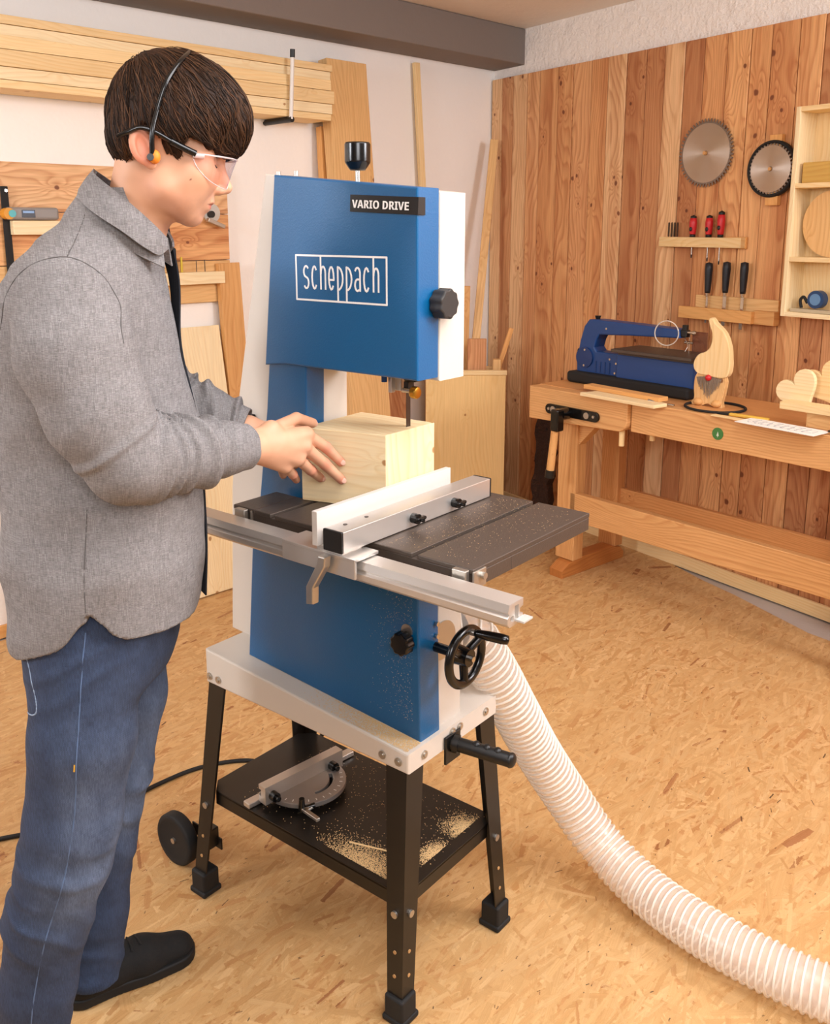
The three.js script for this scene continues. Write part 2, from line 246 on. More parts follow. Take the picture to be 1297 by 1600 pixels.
// ---------- the bandsaw: local x runs along the rail, local z out of the door towards the operator ----------
const SX = 1.35, SZ = -1.3;
const saw = thing('bandsaw', 'blue and white upright bandsaw on a black steel stand with lower shelf', 'bandsaw', [SX, 0, SZ], -PI / 2);
const sl = (x, y, z) => [z - SZ, y, SX - x];              // world -> saw
const zy = (list) => list.map(([z, y]) => [z - SZ, y]);
const at = (g, x, y, z) => g.translate(...sl(x, y, z));
{
  // frame
  const frame = zy([[-1.636, 0.603], [-1.02, 0.563], [-1.02, 0.935], [-1.325, 0.935], [-1.322, 1.262], [-1.02, 1.262], [-1.02, 1.6], [-1.47, 1.646], [-1.517, 1.439], [-1.586, 1.14], [-1.615, 0.956]]);
  part('frame', boxUV(poly(frame, 0.078, 0.003).translate(0, 0, -0.078)), M.white, saw);
  const doorSeam = part('upper_door', boxUV(poly(zy([[-1.375, 1.638], [-1.02, 1.606], [-1.02, 1.27], [-1.36, 1.27], [-1.418, 1.263], [-1.41, 1.335]]), 0.063, 0.0035).translate(0, 0, 0.002)), M.blue, saw);
  part('column_panel', boxUV(poly(zy([[-1.418, 1.275], [-1.312, 1.275], [-1.322, 0.93], [-1.468, 0.93], [-1.43, 1.17]]), 0.052, 0.002).translate(0, 0, 0.0005)), M.blue, saw);
  const ld = part('lower_door', boxUV(poly(zy([[-1.504, 0.597], [-1.012, 0.562], [-1.02, 0.935], [-1.466, 0.935], [-1.48, 0.85]]), 0.063, 0.0035).translate(0, 0, 0.002)), M.blue, saw);
  for (const y of [0.79, 0.765]) part('screw', at(cyl(0.005, 0.005, 0.004, 10, 0, 0, 0, 'x'), 1.338, y, -1.012), M.steel, ld);
  // black label with white lettering, wrapped over the door edge
  const plate = part('name_plate', [move(rbox(0.158, 0.030, 0.0015, 0.0004), -1.096 - SZ, 1.578, 0.0657, 0, 0, -0.047), move(rbox(0.0015, 0.030, 0.02, 0.0004), -1.0185 - SZ, 1.5745, 0.0555)], M.black, saw);
  const font = await new FontLoader().loadAsync('fonts/droid/droid_sans_bold.typeface.json');
  const tg = new TextGeometry('VARIO DRIVE', { font, size: 0.0142, depth: 0.0006, curveSegments: 5 }); tg.computeBoundingBox(); const tw = tg.boundingBox.max.x; tg.scale(0.132 / tw, 1, 1);
  part('lettering', move(tg, -1.170 - SZ, 1.5735, 0.0665, 0, 0, -0.047), M.print, plate);
  // framed wordmark in white strokes
  const rib = []; const lw = 0.0036;
  const stroke = (pts, w = lw) => { for (let i = 0; i + 1 < pts.length; i++) { const [x0, y0] = pts[i], [x1, y1] = pts[i + 1], L = Math.hypot(x1 - x0, y1 - y0); rib.push(new THREE.BoxGeometry(L + w * 0.6, w, 0.0006).rotateZ(Math.atan2(y1 - y0, x1 - x0)).translate((x0 + x1) / 2, (y0 + y1) / 2, rib.length * 0.000003)); } };
  const arc = (cx, cy, rx, ry, a0, a1, n = 9) => Array.from({ length: n + 1 }, (_, i) => { const a = lerp(a0, a1, i / n) * PI / 180; return [cx + rx * Math.cos(a), cy + ry * Math.sin(a)]; });
  const LW = 0.233, LH = 0.088, bx = LW / 2 - lw / 2, by = LH / 2 - lw / 2;
  stroke([[-bx, -by], [bx, -by], [bx, by], [-bx, by], [-bx, -by]]);
  const x0 = -0.094, st = 0.0221, top = 0.022, bot = -0.020, h = (top - bot);
  const L = (i) => x0 + i * st, cw = 0.0125;
  // s c h e p p a c h
  stroke([...arc(L(0) + cw / 2, top - h * 0.25, cw / 2, h * 0.25, 40, 230), [L(0) + cw / 2, (top + bot) / 2], ...arc(L(0) + cw / 2, bot + h * 0.25, cw / 2, h * 0.25, 60, -140)]);
  const c = (i) => stroke(arc(L(i) + cw / 2, (top + bot) / 2, cw / 2, h / 2, 45, 315, 12));
  const hh = (i) => { stroke([[L(i) + 0.001, bot], [L(i) + 0.001, by]]); stroke([...arc(L(i) + cw / 2 + 0.001, top - h * 0.3, cw / 2 - 0.0005, h * 0.3, 180, 0), [L(i) + cw + 0.0005, bot]]); };
  const pp = (i) => { stroke([[L(i) + 0.001, top], [L(i) + 0.001, -by]]); stroke(arc(L(i) + 0.001, (top + bot) / 2, cw, h / 2, 90, -90, 10)); };
  c(1); hh(2); stroke([[L(3) + 0.001, -0.002], [L(3) + cw, -0.002], ...arc(L(3) + cw / 2, (top + bot) / 2, cw / 2, h / 2, 0, 315, 12)]); pp(4); pp(5);
  stroke([...arc(L(6) + cw / 2, top - h * 0.25, cw / 2, h * 0.25, 150, 0), [L(6) + cw, bot]]); stroke([[L(6) + cw, 0.001], ...arc(L(6) + cw / 2, bot + h * 0.25, cw / 2, h * 0.25, 90, 270), [L(6) + cw, bot + 0.003]]);
  c(7); hh(8);
  part('wordmark', merge(rib).translate(-1.2045 - SZ, 1.444, 0.0656), M.print, saw, 'white framed lettering on the blue door');
  // knobs
  const k1 = part('tension_knob', at(lathe([[0.0001, -0.024], [0.014, -0.024], [0.0165, -0.021], [0.0235, -0.011], [0.0245, -0.007], [0.0245, 0.024], [0.0225, 0.027], [0.0001, 0.028]], 30), 1.36, 1.668, -1.224), M.blackGloss, saw);
  part('threaded_rod', at(cyl(0.005, 0.005, 0.06, 12), 1.36, 1.635, -1.224), M.steel, k1);
  const lobes = (R, n, d, depth) => { const pts = []; for (let i = 0; i < 96; i++) { const a = i / 96 * 2 * PI, r = R * (1 + d * Math.cos(a * n)); pts.push([r * Math.cos(a), r * Math.sin(a)]); } return poly(pts, depth, 0.003); };
  part('side_knob', [lobes(0.0265, 9, 0.05, 0.028).rotateY(PI / 2).translate(...sl(1.343, 1.405, -1.019)), at(cyl(0.012, 0.012, 0.02, 16, 0, 0, 0, 'x'), 1.343, 1.405, -1.018)], mat(0x2b2826, 0.55), saw);
  part('door_knob', [lobes(0.022, 9, 0.05, 0.022).translate(...sl(1.282, 0.765, -1.045)), at(cyl(0.008, 0.008, 0.02, 16, 0, 0, 0, 'z'), 1.282, 0.765, -1.045)], M.blackGloss, saw);
  part('knob_disc', at(cyl(0.013, 0.013, 0.002, 18, 0, 0, 0, 'z'), 1.2835, 0.787, -1.044), M.zinc, saw);
  for (const [y, z, dy] of [[1.127, -1.553, 0]]) {
    const lt = part('hinge_latch', [at(rbox(0.058, 0.02, 0.016, 0.003), 1.342, y, z), at(rbox(0.01, 0.012, 0.02, 0.002), 1.338, y + 0.012, z)], mat(0x2a201a, 0.4, { metalness: 0.5 }), saw);
  }
  for (const z of [-1.452, -1.40]) part('top_bolt', at(cyl(0.005, 0.005, 0.010, 12), 1.37, 1.645, z), M.zinc, saw);
  // blade guide and blade
  const at2 = (g, x, y, z) => at(g, x + 0.028, y, z - 0.025);
  const g = part('blade_guide', [at2(rbox(0.018, 0.055, 0.014, 0.002), 1.385, 1.248, -1.142), at2(rbox(0.009, 0.06, 0.012, 0.0015), 1.368, 1.248, -1.148)], M.alu, saw);
  part('guide_block', [at2(rbox(0.030, 0.018, 0.03, 0.003), 1.385, 1.252, -1.105), at2(rbox(0.012, 0.02, 0.02, 0.002), 1.385, 1.232, -1.118)], M.black, g);
  part('guide_screw', [at2(cyl(0.005, 0.005, 0.03, 12, 0, 0, 0, 'x'), 1.372, 1.225, -1.108)], M.steel, g);
  part('brass_knob', [at2(lathe([[0.0001, 0], [0.011, 0], [0.0125, 0.003], [0.0125, 0.012], [0.010, 0.015], [0.0001, 0.015]], 12).rotateZ(-PI / 2), 1.368, 1.224, -1.096)], M.brass, g);
  part('guide_rod', at2(cyl(0.006, 0.006, 0.03, 10), 1.355, 1.255, -1.156), M.blueDark, g);
  part('blade', at2(rbox(0.0013, 0.29, 0.0125, 0.0002), 1.385, 1.10, -1.1195), M.bladeSteel, saw);
  // table with two slots and a notch for the column
  const tx0 = 1.165, tx1 = 1.556, tz0 = -1.392, tz1 = -0.81, ty = 1.0;
  const zz = [[tz0, -1.285], [-1.273, -0.937], [-0.925, tz1]], tops = [];
  const strip = (z0, z1, xa, xb, ya, yb, r) => at(rbox(z1 - z0, yb - ya, xb - xa, r), (xa + xb) / 2, (ya + yb) / 2, (z0 + z1) / 2);
  tops.push(strip(tz0, -1.33, tx0, 1.281, ty - 0.009, ty, 0.002), strip(-1.33, -1.285, tx0, 1.281, ty - 0.009, ty, 0.002), strip(-1.31, -1.285, 1.281, tx1, ty - 0.009, ty, 0.0015));
  tops.push(strip(-1.273, -0.937, tx0, tx1, ty - 0.009, ty, 0.002), strip(-0.925, tz1, tx0, tx1, ty - 0.009, ty, 0.002));
  tops.push(strip(tz0, tz1, tx0 + 0.0015, 1.279, ty - 0.034, ty - 0.0085, 0.002), strip(-1.31, tz1, 1.2785, tx1 - 0.0015, ty - 0.034, ty - 0.0085, 0.002));
  part('table', tops.map((q) => boxUV(q)), M.iron, saw, 'dark cast iron table with two grooves');
  part('trunnion', [at(rbox(0.16, 0.04, 0.18, 0.006), 1.38, 0.948, -1.14), at(rbox(0.05, 0.10, 0.14, 0.006), 1.39, 0.90, -1.12)], M.black, saw);
  // rail: an aluminium profile
  const prof = [[-0.021, -0.019], [0.016, -0.019], [0.0225, -0.013], [0.0225, -0.003], [0.017, 0.001], [0.0215, 0.006], [0.0185, 0.0185], [-0.021, 0.0185], [-0.021, 0.006], [-0.012, 0.004], [-0.012, -0.004], [-0.021, -0.006]];
  const rg = poly(prof, 0.80, 0.0008, [[[-0.008, -0.012], [0.002, -0.012], [0.002, 0.012], [-0.008, 0.012]], [[0.006, -0.011], [0.014, -0.009], [0.014, -0.003], [0.006, -0.002]]]);
  rg.rotateY(PI / 2);   // profile x -> -z local, extrusion along local x
  rg.scale(1, 1, -1); { const ix = rg.attributes.position; for (let t = 0; t < ix.count; t += 3) for (const k of ['position', 'normal', 'uv']) { const A = rg.attributes[k], s = A.itemSize; for (let c2 = 0; c2 < s; c2++) { const v1 = A.array[(t + 1) * s + c2]; A.array[(t + 1) * s + c2] = A.array[(t + 2) * s + c2]; A.array[(t + 2) * s + c2] = v1; } } rg.computeVertexNormals(); }
  const rail = part('fence_rail', boxUV(toCreasedNormals(rg.translate(-1.502 - SZ, 0.969, SX - 1.124), 0.5), 'x'), M.alu, saw);
  part('end_cap', at(rbox(0.016, 0.004, 0.026, 0.001), 1.135, 0.958, -0.694), phys(0xdad6d0, 0.25, { transmission: 0.4, thickness: 0 }), rail);
  for (const z of [-0.83, -1.36]) part('rail_bracket', [at(rbox(0.028, 0.034, 0.012, 0.002), 1.158, 0.982, z), at(rbox(0.004, 0.03, 0.035, 0.001), 1.180, 0.982, z + 0.022), at(cyl(0.006, 0.006, 0.008, 10, 0, 0, 0, 'x'), 1.185, 0.986, z + 0.027)], M.zinc, rail);
  // fence
  const fence = new THREE.Group(); fence.name = 'fence'; fence.userData.label = 'aluminium rip fence with tall white face'; saw.add(fence);
  const fx0 = 1.084, fx1 = 1.525, fl2 = fx1 - fx0, fm = (fx0 + fx1) / 2;
  part('fence_face', boxUV(at(rbox(0.0125, 0.0615, 0.385, 0.001), 1.086 + 0.1925, 1.0325, -1.0875)), M.aluWhite, fence);
  part('fence_body', [at(rbox(0.043, 0.038, fl2 - 0.004, 0.0015), fm, 1.0205, -1.0415), at(rbox(0.019, 0.026, fl2 - 0.03, 0.001), fm, 1.0145, -1.072)].map((q) => boxUV(q, 'z')), M.alu, fence);
  for (const x of [fx0, fx1]) part('fence_cap', at(rbox(0.0435, 0.0385, 0.006, 0.002), x, 1.0207, -1.0415), M.black, fence);
  for (const x of [1.272, 1.398]) {
    part('wing_knob', [at(cyl(0.0095, 0.0095, 0.014, 16, 0, 0, 0, 'x'), x, 1.019, -1.013), at(rbox(0.010, 0.007, 0.026, 0.003), x + 0.004, 1.020, -1.0045), at(cyl(0.004, 0.004, 0.012, 8, 0, 0, 0, 'x'), x, 1.019, -1.0)], M.blackGloss, fence);
  }
  for (const x of [1.12, 1.175]) part('rivet', at(cyl(0.004, 0.004, 0.0016, 10), x, 1.0395, -1.047), M.bladeSteel, fence);
  part('clamp_carriage', [at(rbox(0.175, 0.006, 0.062, 0.001), 1.119, 0.9925, -1.085), at(rbox(0.175, 0.034, 0.006, 0.0015), 1.0915, 0.976, -1.085), at(rbox(0.06, 0.012, 0.05, 0.001), 1.118, 0.9975, -1.06)].map((q) => boxUV(q, 'x')), M.alu, fence);
  const lv = [[0.0, 0.99], [-0.005, 0.985], [-0.031, 0.945], [-0.047, 0.922], [-0.047, 0.905]].map(([z, y]) => [z, y]);
  const lev = poly([[-0.008, 1.0], [0.008, 1.0], [0.006, 0.982], [-0.022, 0.938], [-0.0235, 0.908], [-0.0395, 0.905], [-0.039, 0.938], [-0.012, 0.985]], 0.016, 0.002).translate(-1.054 - SZ, -0.006, SX - 1.083);
  part('clamp_lever', lev, M.zinc, fence);
  // base tray, tapering in height to the right
  const tray = [[-1.596, 0.522], [-1.003, 0.520], [-1.003, 0.562], [-1.596, 0.603]];
  part('base_tray', boxUV(poly(zy(tray), 0.302, 0.004).translate(0, 0, SX - 1.538)), M.white, saw);
  const bolt = (x, y, z, ax) => part('bolt', [at(cyl(0.0085, 0.0085, 0.004, 14, 0, 0, 0, ax), x, y, z), at(cyl(0.005, 0.0055, 0.009, 6, 0, 0, 0, ax), x, y, z)], M.zinc, saw);
  for (const z of [-1.583, -1.553, -1.066, -1.026]) bolt(1.235, 0.54, z, 'z');
  for (const x of [1.285, 1.495]) bolt(x, 0.541, -1.002, 'x');
  for (const x of [1.376, 1.402]) bolt(x, 0.548, -1.002, 'x');
  // splayed legs: an angle profile lofted from top to foot
  const legs = [[1.240, -1.590, 1.184, -1.612, 1, 1], [1.240, -1.009, 1.190, -0.983, 1, -1], [1.534, -1.009, 1.558, -0.98, -1, -1], [1.534, -1.590, 1.558, -1.612, -1, 1]];
  for (const [xt, zt, xb, zb, dx, dz] of legs) {
    const wt = 0.052, wb = 0.037, th = 0.003, P = [];
    const ring = (x, z, y, w) => [[0, 0], [w, 0], [w, th], [th, th], [th, w], [0, w]].map(([a, b]) => [x + dx * a, y, z + dz * b]);
    const A = ring(xb, zb, 0.03, wb), B = ring(xt, zt, 0.535, wt), pos = [];
    const q = (a, b, c2, d) => pos.push(...a, ...b, ...c2, ...a, ...c2, ...d);
    for (let i = 0; i < 6; i++) { const j = (i + 1) % 6; q(A[i], A[j], B[j], B[i]); }
    q(A[0], A[1], A[2], A[3]); q(A[0], A[3], A[4], A[5]); q(B[0], B[1], B[2], B[3]); q(B[0], B[3], B[4], B[5]);
    const lp = []; for (let i = 0; i < pos.length; i += 3) lp.push(...sl(pos[i], pos[i + 1], pos[i + 2]));
    const lg = new THREE.BufferGeometry(); lg.setAttribute('position', new THREE.Float32BufferAttribute(dx * dz > 0 ? lp : lp, 3)); lg.computeVertexNormals();
    const leg = part('leg', boxUV(lg), M.legBlack, saw);
    const fx = xb + dx * 0.017 - dx * 0.003, fz = zb + dz * 0.017;
    part('rubber_foot', [at(rbox(0.047, 0.052, 0.047, 0.006, 2), xb + dx * 0.018, 0.034, zb + dz * 0.018), at(rbox(0.054, 0.014, 0.054, 0.005, 2), xb + dx * 0.018, 0.007, zb + dz * 0.018)], M.rubber, leg);
    for (const y of [0.10, 0.15]) { const t = (y - 0.03) / 0.545, x = lerp(xb, xt, t), z = lerp(zb, zt, t);
      const hm = mat(0xb98f5c, 0.8); part('hole', at(cyl(0.0038, 0.0038, 0.002, 10, 0, 0, 0, 'z'), x - dx * 0.0002, y, z + dz * 0.02), hm, leg); part('hole', at(cyl(0.0038, 0.0038, 0.002, 10, 0, 0, 0, 'x'), x + dx * 0.02, y, z - dz * 0.0002), hm, leg); }
    const y = 0.228, t = (y - 0.03) / 0.545, x = lerp(xb, xt, t), z = lerp(zb, zt, t);
    part('bolt', at(cyl(0.0075, 0.0075, 0.005, 12, 0, 0, 0, 'z'), x - dx * 0.001, y, z + dz * 0.022), M.zinc, leg); part('bolt', at(cyl(0.0075, 0.0075, 0.005, 12, 0, 0, 0, 'x'), x + dx * 0.022, y, z - dz * 0.001), M.zinc, leg);
  }
  // shelf with a turned-down lip
  const shp = [[-1.594, 1.222], [-1.005, 1.222], [-1.005, 1.545], [-1.594, 1.545]], ch = 0.03;
  const oct = []; shp.forEach(([z, x], i) => { const sx = x < 1.4 ? 1 : -1, sz = z < -1.3 ? 1 : -1; const a = [z - SZ, -(SX - x) + 0], b = 0; if ((i % 2) === 0) { oct.push([z - SZ, x + sx * ch], [z - SZ + sz * ch, x]); } else { oct.push([z - SZ + sz * ch, x], [z - SZ, x + sx * ch]); } });
  const sg = poly(oct.map(([a, b]) => [a, b - SX]), 0.006, 0.001).rotateX(-PI / 2);      // y -> -z
  part('shelf', [boxUV(sg.translate(0, 0.258, 0)), at(rbox(0.53, 0.032, 0.003, 0.001), 1.2235, 0.246, -1.3), at(rbox(0.53, 0.032, 0.003, 0.001), 1.5435, 0.246, -1.3), at(rbox(0.003, 0.032, 0.26, 0.001), 1.384, 0.246, -1.0065), at(rbox(0.003, 0.032, 0.26, 0.001), 1.384, 0.246, -1.5925)], M.legBlack, saw);
  // handwheel
  const hw = new THREE.Group(); hw.name = 'handwheel'; saw.add(hw); const hc = [1.338, 0.742, -0.945];
  part('rim', at(new THREE.TorusGeometry(0.053, 0.0095, 14, 48).scale(1, 1, 0.85).rotateY(PI / 2), ...hc), M.blackGloss, hw);
  part('hub', [at(cyl(0.017, 0.020, 0.034, 24, 0, 0, 0, 'x'), hc[0], hc[1], hc[2] - 0.006), at(cyl(0.010, 0.010, 0.07, 14, 0, 0, 0, 'x'), hc[0], hc[1], hc[2] - 0.04)], M.blackGloss, hw);
  for (const a of [0.45, 2.55, 4.65]) part('spoke', bar(sl(hc[0], hc[1], hc[2] - 0.006), sl(hc[0] + 0.05 * Math.cos(a), hc[1] + 0.05 * Math.sin(a), hc[2]), 0.009, 0.008), M.blackGloss, hw);
  part('axle_nut', at(cyl(0.006, 0.006, 0.01, 6, 0, 0, 0, 'x'), hc[0], hc[1], hc[2] + 0.014), M.steel, hw);
  const hb = sl(hc[0] + 0.008, hc[1] + 0.05, hc[2]);
  part('crank_handle', lathe([[0.0001, 0], [0.0065, 0], [0.008, 0.006], [0.0095, 0.03], [0.010, 0.055], [0.0085, 0.067], [0.0001, 0.07]], 18).rotateZ(-PI / 2).rotateY(0.18).translate(hb[0] + 0.015, hb[1], hb[2]), M.blackGloss, hw);
  part('handle_collar', bar([hb[0] + 0.004, hb[1], hb[2]], [hb[0] + 0.017, hb[1], hb[2]], 0.0065), M.zinc, hw);
  part('scale_plate', [at(cyl(0.040, 0.040, 0.003, 32, 0, 0, 0, 'x'), 1.365, 0.745, -1.019)], M.zinc, saw);
  // black grip on the tray for wheeling the saw
  const gp = sl(1.372, 0.527, -1.0), ge = sl(1.412, 0.512, -0.885);
  const grip = part('carry_grip', [bar(gp, ge, 0.0145, 0.0145, 20), bar([gp[0] + 0.004, gp[1], gp[2]], [gp[0] + 0.014, gp[1] - 0.001, gp[2] - .004], 0.0185, 0.0185, 20), ...[0.42, 0.6, 0.78].map((t) => new THREE.SphereGeometry(0.009, 10, 8).translate(lerp(gp[0], ge[0], t), lerp(gp[1], ge[1], t) + 0.0105, lerp(gp[2], ge[2], t))), new THREE.SphereGeometry(0.0155, 16, 10).scale(0.6, 1, 1).translate(...ge)], M.black, saw);
  part('grip_bracket', [at(rbox(0.006, 0.06, 0.05, 0.002), 1.372, 0.518, -0.999)], M.black, grip);
  // transport wheel
  const wc = [1.225, 0.066, -1.725];
  const whl = part('transport_wheel', at(lathe([[0.0001, -0.012], [0.045, -0.012], [0.052, -0.016], [0.062, -0.015], [0.066, -0.010], [0.066, 0.010], [0.062, 0.015], [0.052, 0.016], [0.045, 0.012], [0.0001, 0.012]], 40).rotateX(PI / 2), ...wc), M.rubber, saw);
  part('axle_cap', at(cyl(0.007, 0.007, 0.006, 12, 0, 0, 0, 'z'), wc[0] - 0.014, wc[1], wc[2]), M.zinc, whl);
  part('wheel_bracket', [at(rbox(0.11, 0.03, 0.004, 0.001), 1.26, 0.085, -1.655), at(rbox(0.04, 0.05, 0.03, 0.003), 1.25, 0.1, -1.635)], M.legBlack, whl);
  // dust outlet
  part('dust_outlet', at(cyl(0.048, 0.048, 0.08, 28, 0, 0, 0, 'z'), 1.465, 0.70, -1.10), M.black, saw);
}
// ---------- on and around the saw ----------
{
  // wooden block, cut freehand so that its near face is out of square
  const B = [[-1.305, 1.272], [-1.127, 1.322], [-1.127, 1.475], [-1.318, 1.466]];
  const bg = poly(B.map(([z, x]) => [z, x]), 0.149, 0.0012); bg.rotateX(-PI / 2);  // (z, y=x) -> need x,z
  const p = bg.attributes.position; for (let i = 0; i < p.count; i++) { const z = p.getX(i), x = -p.getZ(i), y = p.getY(i); p.setXYZ(i, x - 1.38, y, z + 1.22); }
  { const ix = bg; for (let t = 0; t < p.count; t += 3) { const a = [p.getX(t + 1), p.getY(t + 1), p.getZ(t + 1)]; p.setXYZ(t + 1, p.getX(t + 2), p.getY(t + 2), p.getZ(t + 2)); p.setXYZ(t + 2, ...a); } bg.computeVertexNormals(); }
  single('wooden_block', 'pale spruce block being sawn on the table', 'wood block', boxUV(bg, 'z', 0.13, 0.4), W.pine[0], [1.38, 1.0005, -1.22]);

  // mitre gauge on the shelf
  const mg = thing('mitre_gauge', 'aluminium mitre gauge lying on the black shelf', 'mitre gauge', [1.33, 0.2645, -1.36], -0.12);   // local x = world x before the turn
  part('guide_bar', [boxUV(rbox(0.31, 0.012, 0.022, 0.002).translate(0.035, 0.007, -0.085), 'x')], M.alu, mg);
  const ext = [[-0.0125, 0.012], [0.0125, 0.012], [0.0125, 0.034], [0.0105, 0.034], [0.0105, 0.028], [0.004, 0.028], [0.004, 0.044], [0.0125, 0.044], [0.0125, 0.055], [-0.0125, 0.055]];
  part('gauge_fence', boxUV(poly(ext, 0.225, 0.0008).rotateY(PI / 2).translate(-0.095, 0, -0.058), 'x'), M.alu, mg);
  const prot = []; for (let i = 0; i <= 30; i++) { const a = -0.15 + i / 30 * (PI + 0.3); prot.push([0.095 * Math.cos(a), 0.095 * Math.sin(a)]); }
  const slot = []; for (let i = 0; i <= 16; i++) { const a = 0.35 + i / 16 * 1.5; slot.push([0.064 * Math.cos(a), 0.064 * Math.sin(a)]); } for (let i = 16; i >= 0; i--) { const a = 0.35 + i / 16 * 1.5; slot.push([0.056 * Math.cos(a), 0.056 * Math.sin(a)]); }
  const pr = part('protractor', poly(prot, 0.012, 0.0015, [slot]).rotateX(PI / 2).translate(0.02, 0.024, -0.05), mat(0x9d9690, 0.42, { metalness: 0.6 }), mg);
  part('scale_marks', Array.from({ length: 13 }, (_, i) => { const a = 0.25 + i * 0.21; return new THREE.BoxGeometry(0.007, 0.0006, 0.0012).rotateY(-a).translate(0.02 + 0.084 * Math.cos(a), 0.0243, -0.05 + 0.084 * Math.sin(a)); }), M.print, pr);
  part('clamp_handle', [bar([-0.055, 0.02, 0.035], [-0.055, 0.05, 0.035], 0.008, 0.006), bar([-0.055, 0.024, 0.035], [-0.03, 0.03, 0.05], 0.006)], M.blackGloss, mg);
  for (const [x, z] of [[-0.075, -0.038], [0.095, -0.038]]) part('locking_knob', [cyl(0.011, 0.011, 0.016, 14, x, 0.03, z, 'z'), cyl(0.006, 0.006, 0.022, 10, x, 0.03, z + 0.006, 'z')], M.blackGloss, mg);
  part('pointer', [rbox(0.03, 0.006, 0.014, 0.002).translate(-0.045, 0.027, 0.045), rbox(0.010, 0.008, 0.05, 0.002).translate(-0.055, 0.026, 0.068)], M.zinc, mg);
  single('wood_splinter', 'thin wooden splinter lying on the black shelf', 'splinter', rbox(0.11, 0.002, 0.004, 0.0008), W.pine[1], [1.295, 0.2652, -1.145], -1.25);

  // extraction hose
  const path = [[1.47, 0.70, -1.10], [1.50, 0.70, -1.06], [1.55, 0.62, -1.035], [1.63, 0.48, -1.015], [1.715, 0.34, -1.0], [1.775, 0.215, -0.955], [1.795, 0.115, -0.875], [1.778, 0.066, -0.76], [1.745, 0.058, -0.62], [1.728, 0.058, -0.46], [1.735, 0.058, -0.30], [1.76, 0.058, -0.1], [1.82, 0.058, 0.2]];
  const cv = new THREE.CatmullRomCurve3(path.map((q) => V(...q)), false, 'centripetal');
  const hose = thing('extraction_hose', 'clear ribbed extraction hose curving from the saw across the chipboard floor', 'hose');
  part('hose_wall', new THREE.TubeGeometry(cv, 160, 0.0505, 24), new THREE.MeshPhysicalMaterial({ color: 0xfffaf4, roughness: 0.25, transmission: 0.74, thickness: 0, ior: 1.45, side: THREE.DoubleSide }), hose);
  const len = cv.getLength(), turns = Math.round(len / 0.0165), N = turns * 22, fr = cv.computeFrenetFrames(N, false), hp = [];
  const pts = cv.getSpacedPoints(N);
  // helix cross frames kept from twisting by a fixed reference
  for (let i = 0; i <= N; i++) { const t = fr.tangents[i], ref = V(0.3, 0.2, 1), n = ref.clone().cross(t).normalize(), b = t.clone().cross(n), a = i / 22 * 2 * PI; hp.push(pts[i].clone().addScaledVector(n, 0.0525 * Math.cos(a)).addScaledVector(b, 0.0525 * Math.sin(a))); }
  class Poly extends THREE.Curve { constructor(p) { super(); this.p = p; } getPoint(t, o = V()) { const f = t * (this.p.length - 1), i = Math.min(this.p.length - 2, Math.floor(f)); return o.lerpVectors(this.p[i], this.p[i + 1], f - i); } getPointAt(t, o) { return this.getPoint(t, o); } getTangentAt(t, o) { return this.getTangent(t, o); } }
  part('hose_spiral', new THREE.TubeGeometry(new Poly(hp), N, 0.0030, 6), new THREE.MeshPhysicalMaterial({ color: 0xfff8ee, roughness: 0.22, transmission: 0.3, thickness: 0 }), hose);
  // mains cable
  single('mains_cable', 'black mains cable running across the floor behind the saw stand', 'cable', tube([[1.60, 0.45, -1.5], [1.63, 0.2, -1.62], [1.66, 0.02, -1.80], [1.62, 0.0065, -1.93], [1.512, 0.0065, -2.005], [1.393, 0.0065, -2.03], [1.263, 0.0065, -2.037], [1.15, 0.0065, -2.06], [1.066, 0.0065, -2.099], [0.988, 0.0065, -2.147], [0.8, 0.0065, -2.27], [0.5, 0.0065, -2.5]], 0.006, 120, 8), M.rubber);
  // sawdust
  const sp = []; const put = (x, y, z) => sp.push([x, y, z]);
  const g2 = () => (rnd() + rnd() + rnd() - 1.5) * 0.8;
  for (let i = 0; i < 4200; i++) { const x = 1.238 + Math.abs(g2()) * 0.075, z = -1.125 + g2() * 0.13; if (x > 1.235 && x < 1.53 && z < -1.05 && z > -1.5) put(x, 0.2648, z); }
  for (let i = 0; i < 1400; i++) { const x = 1.36 + g2() * 0.05, z = -1.03 - Math.abs(g2()) * 0.04; if (x > 1.26) put(x, 0.2648, z); }
  for (let i = 0; i < 1800; i++) { const x = 1.47 + g2() * 0.05, z = -1.03 - Math.abs(g2()) * 0.06; if (x < 1.53) put(x, 0.2648, z); }
  for (let i = 0; i < 700; i++) put(1.24 + rnd() * 0.29, 0.2648, -1.5 + rnd() * 0.48);
  for (let i = 0; i < 3800; i++) { const z = -1.01 - Math.abs(g2()) * 0.26, x = 1.283 - Math.pow(rnd(), 1.5) * 0.042; if (z > -1.55) put(x, 0.5632 - (z + 1.003) * 0.069 , z); }
  for (let i = 0; i < 620; i++) { const x = 1.18 + rnd() * 0.36, z = -1.0 + Math.pow(rnd(), 1.7) * 0.18; put(x, 1.0006, z); }
  for (let i = 0; i < 800; i++) { const z = -1.03 - Math.abs(g2()) * 0.11, y = 0.6 + rnd() * 0.32; put(1.2842, y, z); }
  const im = new THREE.InstancedMesh(new THREE.BoxGeometry(0.0018, 0.0006, 0.001), M.dust, sp.length), m4 = new THREE.Matrix4();
  sp.forEach((q, i) => { const s = q[1] > 0.99 || Math.abs(q[0] - 1.2842) < 1e-6 ? rr(0.25, 0.65) : rr(0.5, 1.1), up = Math.abs(q[0] - 1.2842) < 1e-6; im.setMatrixAt(i, m4.compose(V(...q), new THREE.Quaternion().setFromEuler(new THREE.Euler(up ? rnd() * 3 : 0, up ? 0 : rnd() * 3, up ? PI / 2 : rr(-.2, .2))), V(s, s, s))); });
